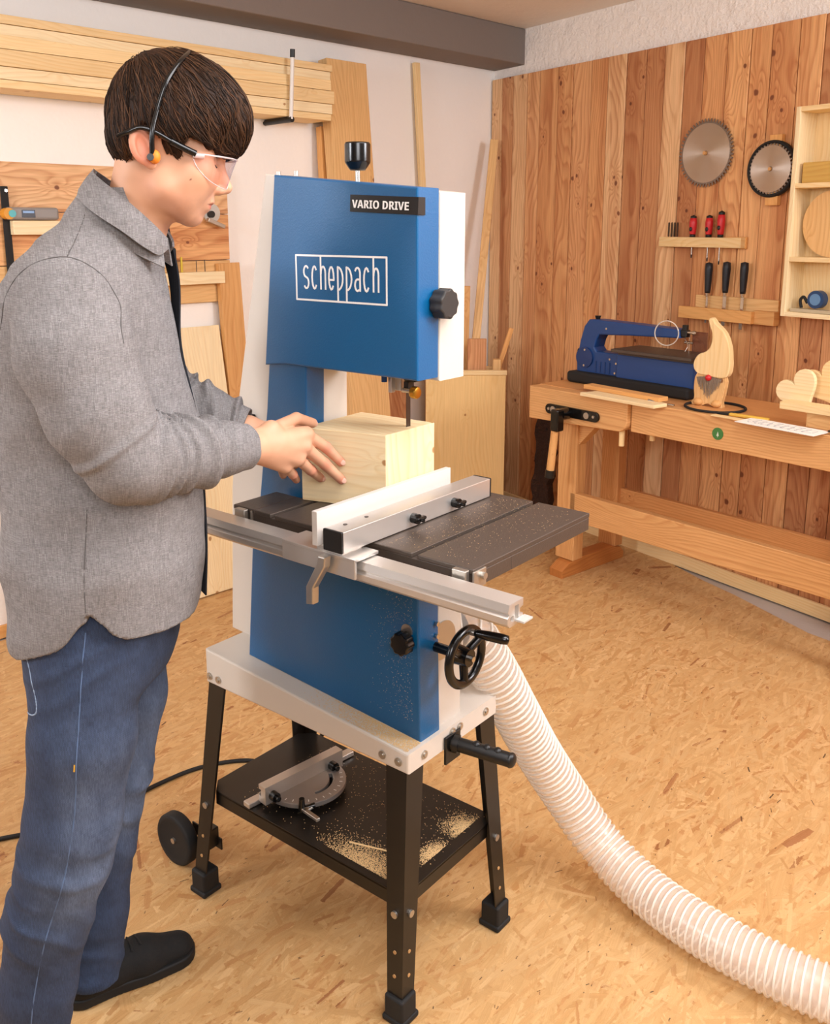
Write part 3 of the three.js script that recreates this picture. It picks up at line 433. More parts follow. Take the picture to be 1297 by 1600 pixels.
  im.name = 'sawdust'; im.userData = { label: 'pale sawdust scattered over the shelf, tray and table of the saw', category: 'sawdust', kind: 'stuff' }; im.castShadow = im.receiveShadow = true; scene.add(im);
}
// ---------- workbench: local x along its front, local z out towards the room ----------
const BO = [3.522, 0, -2.093], BT = -1.7704;
const BX = V(Math.cos(BT), 0, -Math.sin(BT)), BZ = V(Math.sin(BT), 0, Math.cos(BT));
const onB = (t, y, o) => [BO[0] + BX.x * t + BZ.x * o, y, BO[2] + BX.z * t + BZ.z * o];
const YB = 0.852;
{
  const b = thing('workbench', 'long beech workbench with a front vise along the plank wall', 'workbench', BO, BT), LB = 1.50, bx = (g, x0, x1, y0, y1, z0, z1) => 0;
  const wb = (x0, x1, y0, y1, z0, z1, ax = 'x', r = 0.003) => boxUV(rbox(x1 - x0, y1 - y0, z1 - z0, r, 2), ax, rr(0, 2), rr(0, 5)).translate((x0 + x1) / 2, (y0 + y1) / 2, (z0 + z1) / 2);
  part('bench_top', [wb(-0.05, LB, YB - 0.045, YB, -0.401, -0.04)], W.beech[1], b);
  part('front_apron', [wb(0.487, LB, 0.727, YB - 0.001, -0.045, 0.0)], W.beech[0], b);
  // vise jaw with a rounded end
  const jw = []; const x0 = -0.052, x1 = 0.484; jw.push([x0, 0.704], [x1 - 0.05, 0.722]); for (let i = 1; i < 8; i++) { const a = -PI / 2 + i / 8 * PI / 2; jw.push([x1 - 0.05 + 0.05 * Math.cos(a), 0.772 + 0.05 * Math.sin(a)]); } jw.push([x1, YB], [x0, YB - 0.003]);
  part('vise_jaw', boxUV(poly(jw, 0.085, 0.004).translate(0, 0, -0.062), 'x', 0.3, 1.2), W.beech[0], b);
  const plate = []; for (let i = 0; i <= 12; i++) { const a = PI / 2 + i / 12 * PI; plate.push([0.075 + 0.022 * Math.cos(a), 0.765 + 0.022 * Math.sin(a)]); } for (let i = 0; i <= 12; i++) { const a = -PI / 2 + i / 12 * PI; plate.push([0.325 + 0.022 * Math.cos(a), 0.765 + 0.022 * Math.sin(a)]); }
  const pl = part('vise_plate', poly(plate, 0.012, 0.002).translate(0, 0, 0.022), M.blackGloss, b);
  for (const x of [0.075, 0.10, 0.285, 0.322]) part('screw', cyl(x > 0.08 && x < 0.3 ? 0.014 : 0.006, x > 0.08 && x < 0.3 ? 0.014 : 0.007, 0.006, 16, x, 0.766, 0.036, 'z'), M.zinc, pl);
  part('vise_screw', [cyl(0.026, 0.026, 0.05, 24, 0.178, 0.760, 0.055, 'z'), rbox(0.042, 0.095, 0.045, 0.008, 2).translate(0.178, 0.738, 0.095)], M.blackGloss, b);
  part('vise_handle', bar([0.170, 0.700, 0.097], [0.152, 0.515, 0.100], 0.0165, 0.0175, 18), W.fir[1], b);
  part('handle_cap', bar([0.1522, 0.517, 0.100], [0.149, 0.483, 0.1005], 0.0205, 0.0205, 18), M.black, b);
  // trestles
  for (const [tx] of [[0.075], [1.40]]) {
    part('foot', boxUV(poly([[-0.42, 0], [0.012, 0], [0.016, 0.035], [-0.03, 0.062], [-0.10, 0.075], [-0.34, 0.075], [-0.40, 0.06], [-0.425, 0.03]], 0.075, 0.003).rotateY(-PI / 2).translate(tx + 0.09, 0, 0), 'z'), W.beech[2], b);
    part('leg', wb(tx - 0.01, tx + 0.095, 0.07, 0.80, -0.115, -0.05, 'y'), W.beech[0], b);
    part('leg', wb(tx - 0.01, tx + 0.09, 0.07, 0.80, -0.41, -0.355, 'y'), W.beech[1], b);
    part('brace', boxUV(poly(smoothPts([[0, 0], [0.10, 0.105], [0.10, 0.125], [0, 0.125]], 1), 0.05, 0.002).translate(tx + 0.09, 0.60, -0.11), 'x'), W.beech[0], b);
  }
  part('stringer', wb(0.14, 1.42, 0.258, 0.386, -0.085, -0.05), W.beech[0], b);
  part('stringer', wb(0.10, 1.42, 0.262, 0.350, -0.405, -0.38), W.beech[1], b);
  part('tool_tray', [wb(-0.02, LB, 0.74, YB, -0.415, -0.4)], W.beech[1], b);
  for (const x of [0.43, 0.537]) part('bench_dog', cyl(0.012, 0.012, 0.07, 16, x, x < 0.5 ? 0.69 : 0.722, -0.02 - (x > 0.5 ? 0.06 : 0)), W.pine[1], b);
  const em = part('emblem', cyl(0.023, 0.023, 0.002, 28, 0.882, 0.786, 0.0015, 'z'), M.green, b, 'round green badge with a small pale tree mark');
  part('emblem_mark', [poly([[-0.004, -0.006], [0.006, -0.006], [0.001, 0.011]], 0.0008).translate(0.882, 0.784, 0.0024), new THREE.BoxGeometry(0.002, 0.005, 0.0008).translate(0.883, 0.7755, 0.0028)], mat(0xcfd8c4, 0.6), em);

  // scroll saw
  const ss = thing('scroll_saw', 'blue scroll saw with black base standing on the workbench', 'scroll saw', onB(0.0, YB, -0.25), BT);
  part('base', [rbox(0.64, 0.05, 0.16, 0.014, 2).translate(0.31, 0.026, 0)], M.rubber, ss);
  const arm = [[0.015, 0.045], [0.012, 0.10], [0.03, 0.19], [0.05, 0.255], [0.075, 0.285], [0.11, 0.287], [0.54, 0.278], [0.545, 0.243], [0.30, 0.232], [0.135, 0.222], [0.12, 0.20], [0.11, 0.165], [0.125, 0.148], [0.20, 0.147], [0.255, 0.15], [0.26, 0.045]];
  const body = part('body', poly(arm, 0.075, 0.006).translate(0, 0, -0.0375), M.blueDark, ss);
  part('motor_cover', [cyl(0.046, 0.046, 0.012, 32, 0.062, 0.115, 0.040, 'z')], mat(0x14356a, 0.45), body);
  for (const [x, y] of [[0.066, 0.15], [0.064, 0.08], [0.175, 0.252], [0.20, 0.12], [0.235, 0.105], [0.23, 0.062]]) part('screw', cyl(0.005, 0.005, 0.003, 10, x, y, x < 0.1 ? 0.0475 : 0.0385, 'z'), M.steel, body);
  for (let i = 0; i < 4; i++) part('vent_rib', rbox(0.006, 0.05, 0.004, 0.001).translate(0.125 + i * 0.025, 0.08, 0.039), mat(0x14356a, 0.5), body);
  part('front_body', rbox(0.385, 0.105, 0.12, 0.006, 2).translate(0.445, 0.098, 0), M.blueDark, ss);
  part('table', [rbox(0.40, 0.014, 0.20, 0.003).translate(0.45, 0.170, 0.0), rbox(0.385, 0.024, 0.115, 0.003).translate(0.45, 0.152, 0)], M.iron, ss);
  part('tension_lever', [cyl(0.014, 0.009, 0.016, 14, 0.095, 0.293, 0), cyl(0.007, 0.007, 0.02, 10, 0.095, 0.282, 0)], M.black, ss);
  part('rear_knob', [cyl(0.012, 0.012, 0.025, 12, 0.006, 0.135, 0, 'x')], M.black, ss);
  part('blade_clamp', [rbox(0.035, 0.03, 0.03, 0.004).translate(0.553, 0.262, 0.01), rbox(0.02, 0.03, 0.02, 0.003).translate(0.556, 0.282, 0.012)], M.black, ss);
  part('clamp_screw', [cyl(0.006, 0.006, 0.05, 12, 0.585, 0.268, 0.015, 'x'), cyl(0.009, 0.009, 0.012, 12, 0.60, 0.268, 0.015, 'x'), cyl(0.005, 0.005, 0.04, 10, 0.575, 0.226, 0.01, 'x')], M.steel, ss);
  part('blade', rbox(0.003, 0.09, 0.001, 0.0004).translate(0.57, 0.222, 0.0), M.steel, ss);
  part('guard_ring', new THREE.TorusGeometry(0.05, 0.0025, 8, 40).rotateY(0.25).translate(0.50, 0.262, 0.06), phys(0xf4ece0, 0.2, { transmission: 0.5, thickness: 0 }), ss);
  part('hold_down', tube([[0.56, 0.245, 0.02], [0.59, 0.215, 0.04], [0.585, 0.195, 0.05]], 0.002, 12, 6), M.steel, ss);
  part('blade_guard', rbox(0.07, 0.09, 0.002, 0.0005).translate(0.605, 0.225, -0.02), phys(0xc9a892, 0.1, { transmission: 0.9, thickness: 0 }), ss);

  // gnome cut from wood
  const gn = thing('wooden_gnome', 'small wooden gnome with pointed hat and red nose on the workbench', 'figurine', onB(0.742, YB, -0.15), BT + 0.1);
  const px = (x, y) => [(x - 1113) * 0.00285, (632 - y) * 0.0026];
  const hat = smoothPts([[1112, 499], [1118, 506], [1132, 520], [1140, 540], [1142, 556], [1143, 570], [1140, 583], [1132, 587], [1110, 585], [1096, 583], [1090, 574], [1091, 563], [1097, 554], [1107, 549], [1113, 540], [1114, 522], [1109, 508], [1108, 501]].map(([x, y]) => px(x, y)).reverse(), 3);
  part('hat', boxUV(poly(hat, 0.034, 0.004).translate(0, 0, -0.013), 'y', 0.1, 0.2), W.pine[2], gn);
  const bd = smoothPts([[1094, 584], [1091, 605], [1092, 622], [1088, 628], [1090, 632], [1104, 632], [1113, 628], [1122, 632], [1134, 632], [1133, 624], [1136, 608], [1136, 586], [1115, 580]].map(([x, y]) => px(x, y)).reverse(), 3);
  part('body', boxUV(poly(bd, 0.026, 0.003).translate(0, 0, -0.013), 'y'), W.fir[0], gn);
  part('nose', new THREE.SphereGeometry(0.0125, 18, 12).translate(...px(1113, 588), 0.02), M.red, gn);
  const brd = []; for (let i = 0; i < 46; i++) { const u = (i + 0.5) / 46 * 2 - 1, x = u * 0.052, L = 0.030 + 0.052 * (1 - Math.abs(u)) + rr(-0.008, 0.008), [, y1] = px(1113, 589), y0 = y1 + 0.006 * (1 - u * u); brd.push(bar([x, y0, 0.014 + 0.003 * rnd()], [x * 0.82 + rr(-0.004, 0.004), y0 - L, 0.018], 0.0017, 0.0008, 5)); }
  part('beard', brd, mat(0x8a7663, 0.85), gn);
  for (const s of [-1, 1]) part('boot', new THREE.SphereGeometry(0.019, 14, 10).scale(1.1, 0.8, 1).translate(...px(s < 0 ? 1099 : 1126, 627), 0.012).translate(0, 0.0015, 0), W.fir[1], gn);

  // hearts on their stand
  const heart = (s) => { const p = []; for (let i = 0; i < 40; i++) { const t = i / 40 * 2 * PI; p.push([s * 16 * Math.pow(Math.sin(t), 3), s * (13 * Math.cos(t) - 5 * Math.cos(2 * t) - 2 * Math.cos(3 * t) - Math.cos(4 * t))]); } return p.reverse(); };
  const tilt = (g, a) => g.rotateZ(a);
  single('wooden_heart', 'pale wooden heart leaning in front of the other heart', 'heart', boxUV(tilt(poly(heart(0.0050), 0.018, 0.003), 0.62), 'x'), W.pine[0], onB(1.115, 0.967, -0.135), BT);
  single('wooden_heart', 'pale wooden heart standing behind the other heart', 'heart', boxUV(tilt(poly(heart(0.0056), 0.018, 0.003), 0.52), 'x'), W.pine[1], onB(1.195, 1.0, -0.17), BT);
  const st = thing('wooden_stand', 'pale wooden ledge under the two hearts on the workbench', 'stand', onB(1.13, YB, -0.13), BT);
  part('ledge', wbox(0.34, 0.026, 0.07, 'x').translate(0.13, 0.068, 0.05), W.pine[2], st); part('block', wbox(0.20, 0.055, 0.05, 'x').translate(0.15, 0.0275, 0.035), W.fir[0], st);

  // loose boards and small things on the bench
  const flat = (name, label, cat, w, h, d, t, y, o, turn, m, g) => single(name, label, cat, wbox(w, h, d, 'x', 0.0015).translate(0, h / 2, 0), m, onB(t, y, o), BT + turn, g);
  const b1 = single('wooden_board', 'pale pointed board lying lowest on the workbench by the vise', 'board', boxUV(poly([[-0.20, -0.06], [0.17, -0.075], [0.18, 0.0], [-0.15, 0.095]], 0.014, 0.0015).rotateX(-PI / 2), 'x'), W.pine[0], onB(0.47, YB + 0.001, 0.0), BT + 0.02);
  flat('wooden_board', 'narrow board lying on top of the pale pointed board', 'board', 0.40, 0.017, 0.055, 0.42, YB + 0.0155, -0.035, -0.06, W.fir[2]);
  single('rubber_ring', 'black rubber ring lying flat beside the gnome', 'ring', new THREE.TorusGeometry(0.108, 0.005, 10, 64).rotateX(PI / 2).scale(1.05, 1, 1), M.rubber, onB(0.785, YB + 0.0055, -0.125), BT);
  single('screwdriver', 'small black screwdriver with steel shaft lying by the gnome', 'screwdriver', [bar([-0.03, 0.008, 0], [0.05, 0.008, 0], 0.004), cyl(0.011, 0.011, 0.03, 14, -0.045, 0.0115, 0, 'x')], M.steel, onB(0.625, YB + 0.001, -0.01), BT + 0.1);
  const mk = thing('marking_knife', 'yellow handled knife with black tip lying near the bench edge', 'knife', onB(0.95, YB + 0.001, -0.035), BT + 0.12); part('handle', rbox(0.15, 0.012, 0.018, 0.005, 2).translate(0.03, 0.007, 0), mat(0xd9ab42, 0.5), mk); part('tip', rbox(0.05, 0.010, 0.016, 0.003).translate(-0.068, 0.007, 0), M.black, mk);
  const dr = new THREE.CanvasTexture((() => { const c = document.createElement('canvas'); c.width = 256; c.height = 128; const x = c.getContext('2d'); x.fillStyle = '#f2eee6'; x.fillRect(0, 0, 256, 128); x.strokeStyle = '#8d96a0'; x.lineWidth = 2; for (let i = 0; i < 9; i++) { x.strokeRect(12 + i * 24, 18 + (i % 3) * 12, 30, 44); x.beginPath(); x.arc(40 + i * 22, 84, 14, 0, 4); x.stroke(); } return c; })()); dr.colorSpace = THREE.SRGBColorSpace;
  const pg = new THREE.BoxGeometry(0.30, 0.002, 0.11);
  single('plan_sheet', 'white sheet with pencil drawings on the workbench', 'paper', pg, mat(0xffffff, 0.8, { map: dr }), onB(1.14, YB + 0.0065, 0.022), BT - 0.05);
  flat('wooden_strip', 'thin pale wooden strip along the front edge of the workbench', 'strip', 0.36, 0.005, 0.03, 1.04, YB + 0.001, 0.01, -0.01, W.pine[2]);
  single('folding_ruler', 'dark slim ruler at the right end of the plan sheet', 'ruler', rbox(0.14, 0.005, 0.02, 0.001).translate(0, 0.003, 0), M.black, onB(1.36, YB + 0.009, -0.02), BT + 0.05);
  flat('wooden_offcut', 'upright pale offcut behind the scroll saw', 'offcut', 0.05, 0.16, 0.02, -0.03, YB, -0.385, 0, W.fir[2]);
  // bark slab leaning by the bench leg
  const bk = []; const bkp = []; for (let i = 0; i <= 16; i++) { const t = i / 16; bkp.push([-0.05 - 0.02 * hash(i, 1, 1), t * 0.66]); } for (let i = 16; i >= 0; i--) { const t = i / 16; bkp.push([0.04 + 0.025 * hash(i, 2, 1), t * 0.66]); }
  const bs = single('bark_slab', 'dark live-edge slab with bark leaning on the plank wall beside the bench leg', 'slab', boxUV(poly(bkp.reverse(), 0.05, 0.006).rotateX(-0.06), 'y'), mat(0x3a2a1e, 0.9, { map: T.larch, bumpMap: T.plaster, bumpScale: 0.02 }), onB(-0.375, 0.0, -0.46), BT);
}
// ---------- on the plank wall ----------
const wall = (name, label, cat, s, y, o, g) => thing(name, label, cat, onR(s, y, o), RT, g);
const PO = 0.0255;   // face of the planks
{
  const disc = (R, teeth, th) => { const p = []; for (let i = 0; i < teeth; i++) { const a = i / teeth * 2 * PI, d = 2 * PI / teeth; for (const [f, r] of [[0, R * 0.90], [0.22, R * 1.0], [0.48, R * 0.985], [0.62, R * 0.905]]) p.push([r * Math.cos(a + f * d), r * Math.sin(a + f * d)]); } const h = []; for (let i = 0; i < 24; i++) { const a = i / 24 * 2 * PI; h.push([0.008 * Math.cos(a), 0.008 * Math.sin(a)]); } return poly(p, th, 0, [h]); };
  // radial uv so the brushed sheen runs round the disc
  const polar = (g) => { const p = g.attributes.position, uv = new Float32Array(p.count * 2); for (let t = 0; t < p.count; t += 3) { const a = [0, 1, 2].map((k) => Math.atan2(p.getY(t + k), p.getX(t + k))); for (let k = 0; k < 3; k++) { let q = a[k]; if (q - a[0] > PI) q -= 2 * PI; if (q - a[0] < -PI) q += 2 * PI; uv[(t + k) * 2] = q / (2 * PI); uv[(t + k) * 2 + 1] = Math.hypot(p.getX(t + k), p.getY(t + k)); } } g.setAttribute('uv', new THREE.BufferAttribute(uv, 2)); return g; };
  const ringDisc = (R, r0) => { const g = new THREE.RingGeometry(r0, R, 72, 6); return polar(g.toNonIndexed()); };
  const b1 = wall('saw_blade', 'large circular saw blade with fine teeth hanging on the plank wall', 'saw blade', 1.468, 1.843, 0.034);
  part('disc', polar(disc(0.141, 54, 0.003)), mat(0x8b8078, 0.4, { metalness: 0.9 }), b1); part('ground_face', ringDisc(0.121, 0.01).translate(0, 0, 0.0034), M.bladeDisc, b1);
  part('peg', cyl(0.0075, 0.0075, 0.03, 12, 0, 0, -0.0, 'z'), W.fir[1], b1);
  const b2 = wall('saw_blade', 'small circular saw blade with dark edging on a wooden cleat', 'saw blade', 1.80, 1.762, 0.052);
  part('disc', polar(disc(0.101, 40, 0.003)), mat(0x8b8078, 0.4, { metalness: 0.9 }), b2); part('ground_face', ringDisc(0.09, 0.01).translate(0, 0, 0.0034), M.bladeDisc, b2);
  part('edge_guard', new THREE.TorusGeometry(0.103, 0.0075, 10, 56).scale(1, 1, 1.9).translate(0.002, 0, -0.006), M.rubber, b2); part('peg', cyl(0.007, 0.007, 0.028, 12, 0, 0, -0.004, 'z'), W.fir[1], b2);
  part('cleat', wbox(0.055, 0.27, 0.024, 'y').translate(0.01, -0.005, -0.0145), W.fir[2], b2);
  // screwdriver rack
  const r1 = wall('tool_rack', 'narrow wooden rack holding red screwdrivers on the plank wall', 'tool rack', 1.265, 1.453, PO); part('ledge', wbox(0.43, 0.042, 0.040, 'x').translate(0.215, 0.021, 0.0205), W.pine[2], r1); part('bracket', wbox(0.10, 0.048, 0.012, 'x').translate(0.385, 0.021, 0.0065), W.fir[2], r1);
  const sd = [[0.168, 0], [0.252, 0.003], [0.313, 0.02]];
  ['leftmost red screwdriver in the wooden rack', 'middle red screwdriver in the wooden rack', 'rightmost and tallest red screwdriver in the wooden rack'].forEach((lab, i) => {
    const [x, dy] = sd[i], k = i === 2 ? 1.18 : 1, o = wall('screwdriver', lab, 'screwdriver', 1.265 + x, 1.495, PO + 0.021, 'red screwdrivers in the rack');
    part('grip', lathe([[0.0001, 0], [0.011, 0], [0.013, 0.008], [0.0155, 0.03], [0.017, 0.052], [0.014, 0.072], [0.0001, 0.076]].map(([r, y]) => [r, y * k + 0.008]), 18), M.red, o);
    part('collar', lathe([[0.0001, 0.0], [0.0125, 0.0], [0.0125, 0.012], [0.0001, 0.013]], 16), M.black, o); part('end_cap', lathe([[0.0001, 0.074 * k], [0.0135, 0.076 * k], [0.013, 0.088 * k], [0.0001, 0.094 * k]], 16), M.black, o); part('inlay', new THREE.SphereGeometry(0.008, 10, 8).scale(1, 1.2, 0.5).translate(0, 0.034 * k, 0.015), M.black, o);
    part('shaft', bar([0, 0.002, 0], [0, -0.075 - 0.012 * i, 0], 0.0035), M.steel, o); part('shaft_tip', bar([0, -0.073 - 0.012 * i, 0], [0, -0.088 - 0.012 * i, 0], 0.0036, 0.0025), M.black, o);
  });
  for (let i = 0; i < 4; i++) single('drill_bit', ['leftmost', 'second', 'third', 'rightmost'][i] + ' of the four drill bits at the left end of the screwdriver rack', 'drill bit', [tube(Array.from({ length: 26 }, (_, k) => [0.003 * Math.cos(k * 1.3), k * 0.0024 + 0.002, 0.003 * Math.sin(k * 1.3)]), 0.0018, 90, 5), tube(Array.from({ length: 26 }, (_, k) => [-0.003 * Math.cos(k * 1.3), k * 0.0024 + 0.002, -0.003 * Math.sin(k * 1.3)]), 0.0018, 90, 5)], M.bladeSteel, onR(1.265 + 0.036 + i * 0.016, 1.4952, PO + 0.021), RT, 'drill bits in the rack');
  // chisel rack
  const r2 = wall('tool_rack', 'wooden rack with back board holding three dark chisels', 'tool rack', 1.425, 1.150, PO);
  part('back_board', wbox(0.41, 0.085, 0.014, 'x').translate(0.245, 0.058, 0.0075), W.fir[0], r2); part('ledge', wbox(0.37, 0.05, 0.022, 'x').translate(0.185, 0.027, 0.064), W.fir[2], r2); part('end_block', wbox(0.10, 0.055, 0.038, 'x').translate(0.41, 0.0285, 0.034), W.fir[1], r2);
  for (const x of [0.02, 0.35]) part('spacer', wbox(0.03, 0.045, 0.038, 'x').translate(x, 0.025, 0.034), W.fir[1], r2);
  [[0.115, 0], [0.205, 0.006], [0.292, 0.007]].forEach(([x, dy], i) => {
    const o = wall('chisel', ['leftmost', 'middle', 'rightmost'][i] + ' black handled chisel in the wooden rack', 'chisel', 1.425 + x, 1.262 + dy, PO + 0.033, 'chisels in the rack');
    part('handle', lathe([[0.0001, 0], [0.011, 0], [0.0125, 0.01], [0.0155, 0.06], [0.017, 0.10], [0.0155, 0.125], [0.0001, 0.130]], 18), mat(0x12151d, 0.45), o); part('collar', cyl(0.0085, 0.0065, 0.016, 14, 0, -0.008, 0), M.steel, o); part('blade', rbox([0.010, 0.017, 0.015][i], 0.115 + 0.01 * i, 0.004, 0.001).translate(0, -0.070 - 0.005 * i, 0), M.steel, o);
  });
  // shelf cabinet
  const cb = wall('shelf_cabinet', 'pale open wooden shelf cabinet on the plank wall', 'cabinet', 1.95, 1.2, PO), CD = 0.11, CW = 0.62, CH = 0.775;
  part('side_panel', wbox(0.019, CH, CD, 'y').translate(0.0095, CH / 2, CD / 2), W.pine[0], cb); part('side_panel', wbox(0.019, CH, CD, 'y').translate(CW, CH / 2, CD / 2), W.pine[1], cb);
  for (const [y, n] of [[0.0095, 'bottom_board'], [0.218, 'shelf'], [0.49, 'shelf'], [CH - 0.0095, 'top_board']]) part(n, wbox(CW - 0.02, 0.018, CD - 0.002, 'x').translate(CW / 2 + 0.0045, y, CD / 2), W.pine[(y * 10 | 0) % 3], cb);
  part('back_board', wbox(CW - 0.002, CH - 0.002, 0.006, 'y').translate(CW / 2, CH / 2, 0.0032), W.pine[2], cb);
  single('wooden_box', 'yellowish wooden box on the upper shelf of the cabinet', 'box', wbox(0.16, 0.075, 0.07, 'x', 0.003), mat(0xd8bd7a, 0.7, { map: T.pine }), onR(2.062, 1.2 + 0.499 + 0.038, PO + 0.055), RT);
  single('round_board', 'round wooden board standing in the middle of the cabinet', 'board', boxUV(cyl(0.123, 0.123, 0.018, 56, 0, 0, 0, 'z'), 'y'), W.fir[0], onR(2.105, 1.2 + 0.228 + 0.1225, PO + 0.05), RT);
  const tm = wall('tape_measure', 'blue tape measure on the bottom of the cabinet', 'tape measure', 2.072, 1.2 + 0.034, PO + 0.06); part('case', cyl(0.034, 0.034, 0.03, 28, 0, 0.035, 0, 'z'), mat(0x123a66, 0.4), tm); part('face', cyl(0.022, 0.022, 0.004, 24, 0, 0.035, 0.0165, 'z'), mat(0x5d86b0, 0.4), tm);
  single('clamp_hook', 'small black hook beside the blue tape measure', 'hook', tube([[0, 0, 0], [-0.006, 0.03, 0], [0.006, 0.042, 0], [0.024, 0.02, 0]], 0.006, 20, 8), M.rubber, onR(2.013, 1.2345, PO + 0.07), RT);
  single('steel_rule', 'flat dark edged ruler lying on the cabinet bottom under the tape measure', 'ruler', rbox(0.24, 0.013, 0.05, 0.002), mat(0xb9a98c, 0.5), onR(2.10, 1.2 + 0.0255, PO + 0.07), RT);
}
// ---------- against the white wall: local x runs towards the corner ----------
const lwall = (name, label, cat, s, y, o, g) => thing(name, label, cat, onL(s, y, o), LT, g);
const lmesh = (name, label, cat, geo, m, s, y, o, g) => single(name, label, cat, geo, m, onL(s, y, o), LT, g);
{
  // stored boards on a bracket
  const st = [[0.028, 0.16], [0.042, 0.155], [0.055, 0.165], [0.045, 0.16], [0.036, 0.150], [0.03, 0.15]]; let y = 1.995;
  const word = ['lowest', 'second lowest', 'third', 'fourth', 'fifth', 'topmost'];
  st.forEach(([h, d], i) => { const L = 1.75 + 0.02 * (i % 3); lmesh('stored_board', word[i] + ' of the long boards stacked on the white wall bracket', 'board', wbox(L, h - 0.0015, d, 'x', 0.0015).translate(-L / 2, h / 2, d / 2), W.pine[(i * 2 + 1) % 3], 1.285 - 0.008 * ((i * 7) % 3), y, 0.006 + 0.004 * (i % 2), 'boards stored on the wall'); y += h; });
  const br = lwall('wall_bracket', 'white steel bracket with black ends holding the stacked boards', 'bracket', 1.52, 1.97, 0.0);
  part('arm', [bar([0, 0.014, 0.185], [0.004, 0.262, 0.20], 0.0085)], mat(0xe8e4de, 0.4), br); part('end_cap', bar([0.004, 0.258, 0.20], [0.004, 0.29, 0.202], 0.0105), M.black, br); part('sleeve', [bar([0, 0.012, 0.0], [0, 0.0125, 0.192], 0.0125)], M.black, br); part('wall_plate', rbox(0.05, 0.12, 0.005, 0.002).translate(0, 0.075, 0.003), mat(0xe8e4de, 0.4), br);
  // tool panel of horizontal boards
  const tp = lwall('tool_board', 'wooden tool panel of horizontal boards on the white wall', 'panel', 1.745, 1.225, 0.0);
  [[0, 0.175], [0.176, 0.19], [0.367, 0.175]].forEach(([y0, h], i) => part('board', wbox(1.2, h - 0.002, 0.022, 'x').translate(-0.6, y0 + h / 2, 0.012), [W.fir[0], W.larch[3], W.larch[0]][i], tp));
  const sr = lwall('tool_rack', 'small pale wooden rack on the tool panel holding a yellow pencil', 'tool rack', 1.80, 1.305, 0.024); part('ledge', wbox(0.32, 0.05, 0.04, 'x').translate(-0.16, 0.025, 0.021), W.pine[0], sr);
  lmesh('pencil', 'yellow pencil standing in the small pale rack', 'pencil', bar([0, 0, 0], [0, 0.062, 0], 0.005, 0.005, 6), mat(0xe2c23c, 0.5), 1.995, 1.3555, 0.045);
  [1.925, 1.885].forEach((s, i) => lmesh('drill_bit', ['left', 'right'][i] + ' of two thin drill bits in the small pale rack', 'drill bit', bar([0, 0, 0], [0, 0.045 + 0.004 * i, 0], 0.0018, 0.0018, 6), M.bladeSteel, s, 1.3555, 0.045, 'thin drill bits'));
  lmesh('dark_tool', 'dark blue grey tool handle hanging beside the yellow pencil', 'tool', rbox(0.03, 0.10, 0.02, 0.008, 2).translate(0, 0.05, 0), mat(0x2c3238, 0.5), 2.035, 1.3555, 0.046);
  // level-measuring device on a wooden bracket, and a hanging strap tool
  const lm = lwall('digital_measurer', 'grey digital measuring tool with dark display on the tool panel', 'measuring tool', 2.60, 1.585, 0.055); part('case', rbox(0.19, 0.045, 0.035, 0.012, 3), mat(0x8f8a86, 0.5), lm); part('lens_ring', cyl(0.02, 0.02, 0.036, 20, -0.088, 0, 0.001, 'z'), mat(0xd9962c, 0.5), lm); part('lens', cyl(0.013, 0.013, 0.003, 20, -0.078, 0, 0.0195, 'z'), mat(0x35a6ac, 0.3), lm); part('display', rbox(0.048, 0.027, 0.002, 0.0006).translate(-0.02, 0, 0.018), mat(0x22303e, 0.2), lm); part('readout', rbox(0.040, 0.008, 0.001, 0.0003).translate(-0.02, 0.006, 0.0192), mat(0x7fa6d4, 0.3), lm);
  lmesh('wooden_bracket', 'pale wooden bracket under the digital measuring tool', 'bracket', wbox(0.18, 0.05, 0.04, 'x'), W.pine[0], 2.585, 1.536, 0.046);
  const hs = lwall('hand_saw', 'black strap shaped tool hanging at the left of the tool panel', 'tool', 2.685, 1.32, 0.032); part('blade', rbox(0.028, 0.36, 0.006, 0.003).translate(0, 0.18, 0.003), M.rubber, hs); part('peg', cyl(0.006, 0.006, 0.02, 10, 0.004, 0.345, 0.002, 'z'), M.steel, hs);
  const gr = lwall('grinder_disc', 'round pale disc with steel plate hanging on the tool panel', 'disc', 1.835, 1.585, 0.028); part('disc', cyl(0.038, 0.038, 0.012, 28, 0, 0.01, 0.008, 'z'), mat(0xc9c2b8, 0.5), gr); part('plate', rbox(0.085, 0.016, 0.02, 0.002).rotateZ(-0.35).translate(0.005, -0.032, 0.03), M.zinc, gr); part('knob', cyl(0.014, 0.014, 0.02, 14, -0.012, 0.005, 0.022, 'z'), M.black, gr);
  // leaning boards: [width, height, thickness, foot offset from wall, s, tone, label]
  const lean = (name, label, w, h, th, foot, s, m, tw = 0, side = 0, g) => { const a = Math.asin((foot - th) / h); const geo = wbox(w, h, th, 'y', 0.002).translate(0, h / 2, th / 2).rotateX(-a).rotateZ(side); const o = lmesh(name, label, 'board', geo, m, s, 0, foot - th * 0.2); o.rotation.y += tw; o.position.y = Math.abs(Math.sin(side)) * w / 2 + 0.003; return o; };
  lean('leaning_board', 'wide pale knotty board leaning low against the white wall behind the man', 0.32, 1.135, 0.022, 0.20, 1.985, W.pine[0]);
  lean('leaning_board', 'narrow fir board leaning left of the saw behind the pale board', 0.105, 1.385, 0.03, 0.09, 1.742, W.fir[1], 0, 0.02);
  lean('leaning_board', 'tall thick fir beam leaning against the white wall behind the saw', 0.235, 2.27, 0.06, 0.27, 1.14, W.fir[0]);
  lean('leaning_board', 'fir board leaning behind the tall thick beam', 0.13, 1.98, 0.035, 0.16, 1.22, W.fir[2], 0, -0.012);
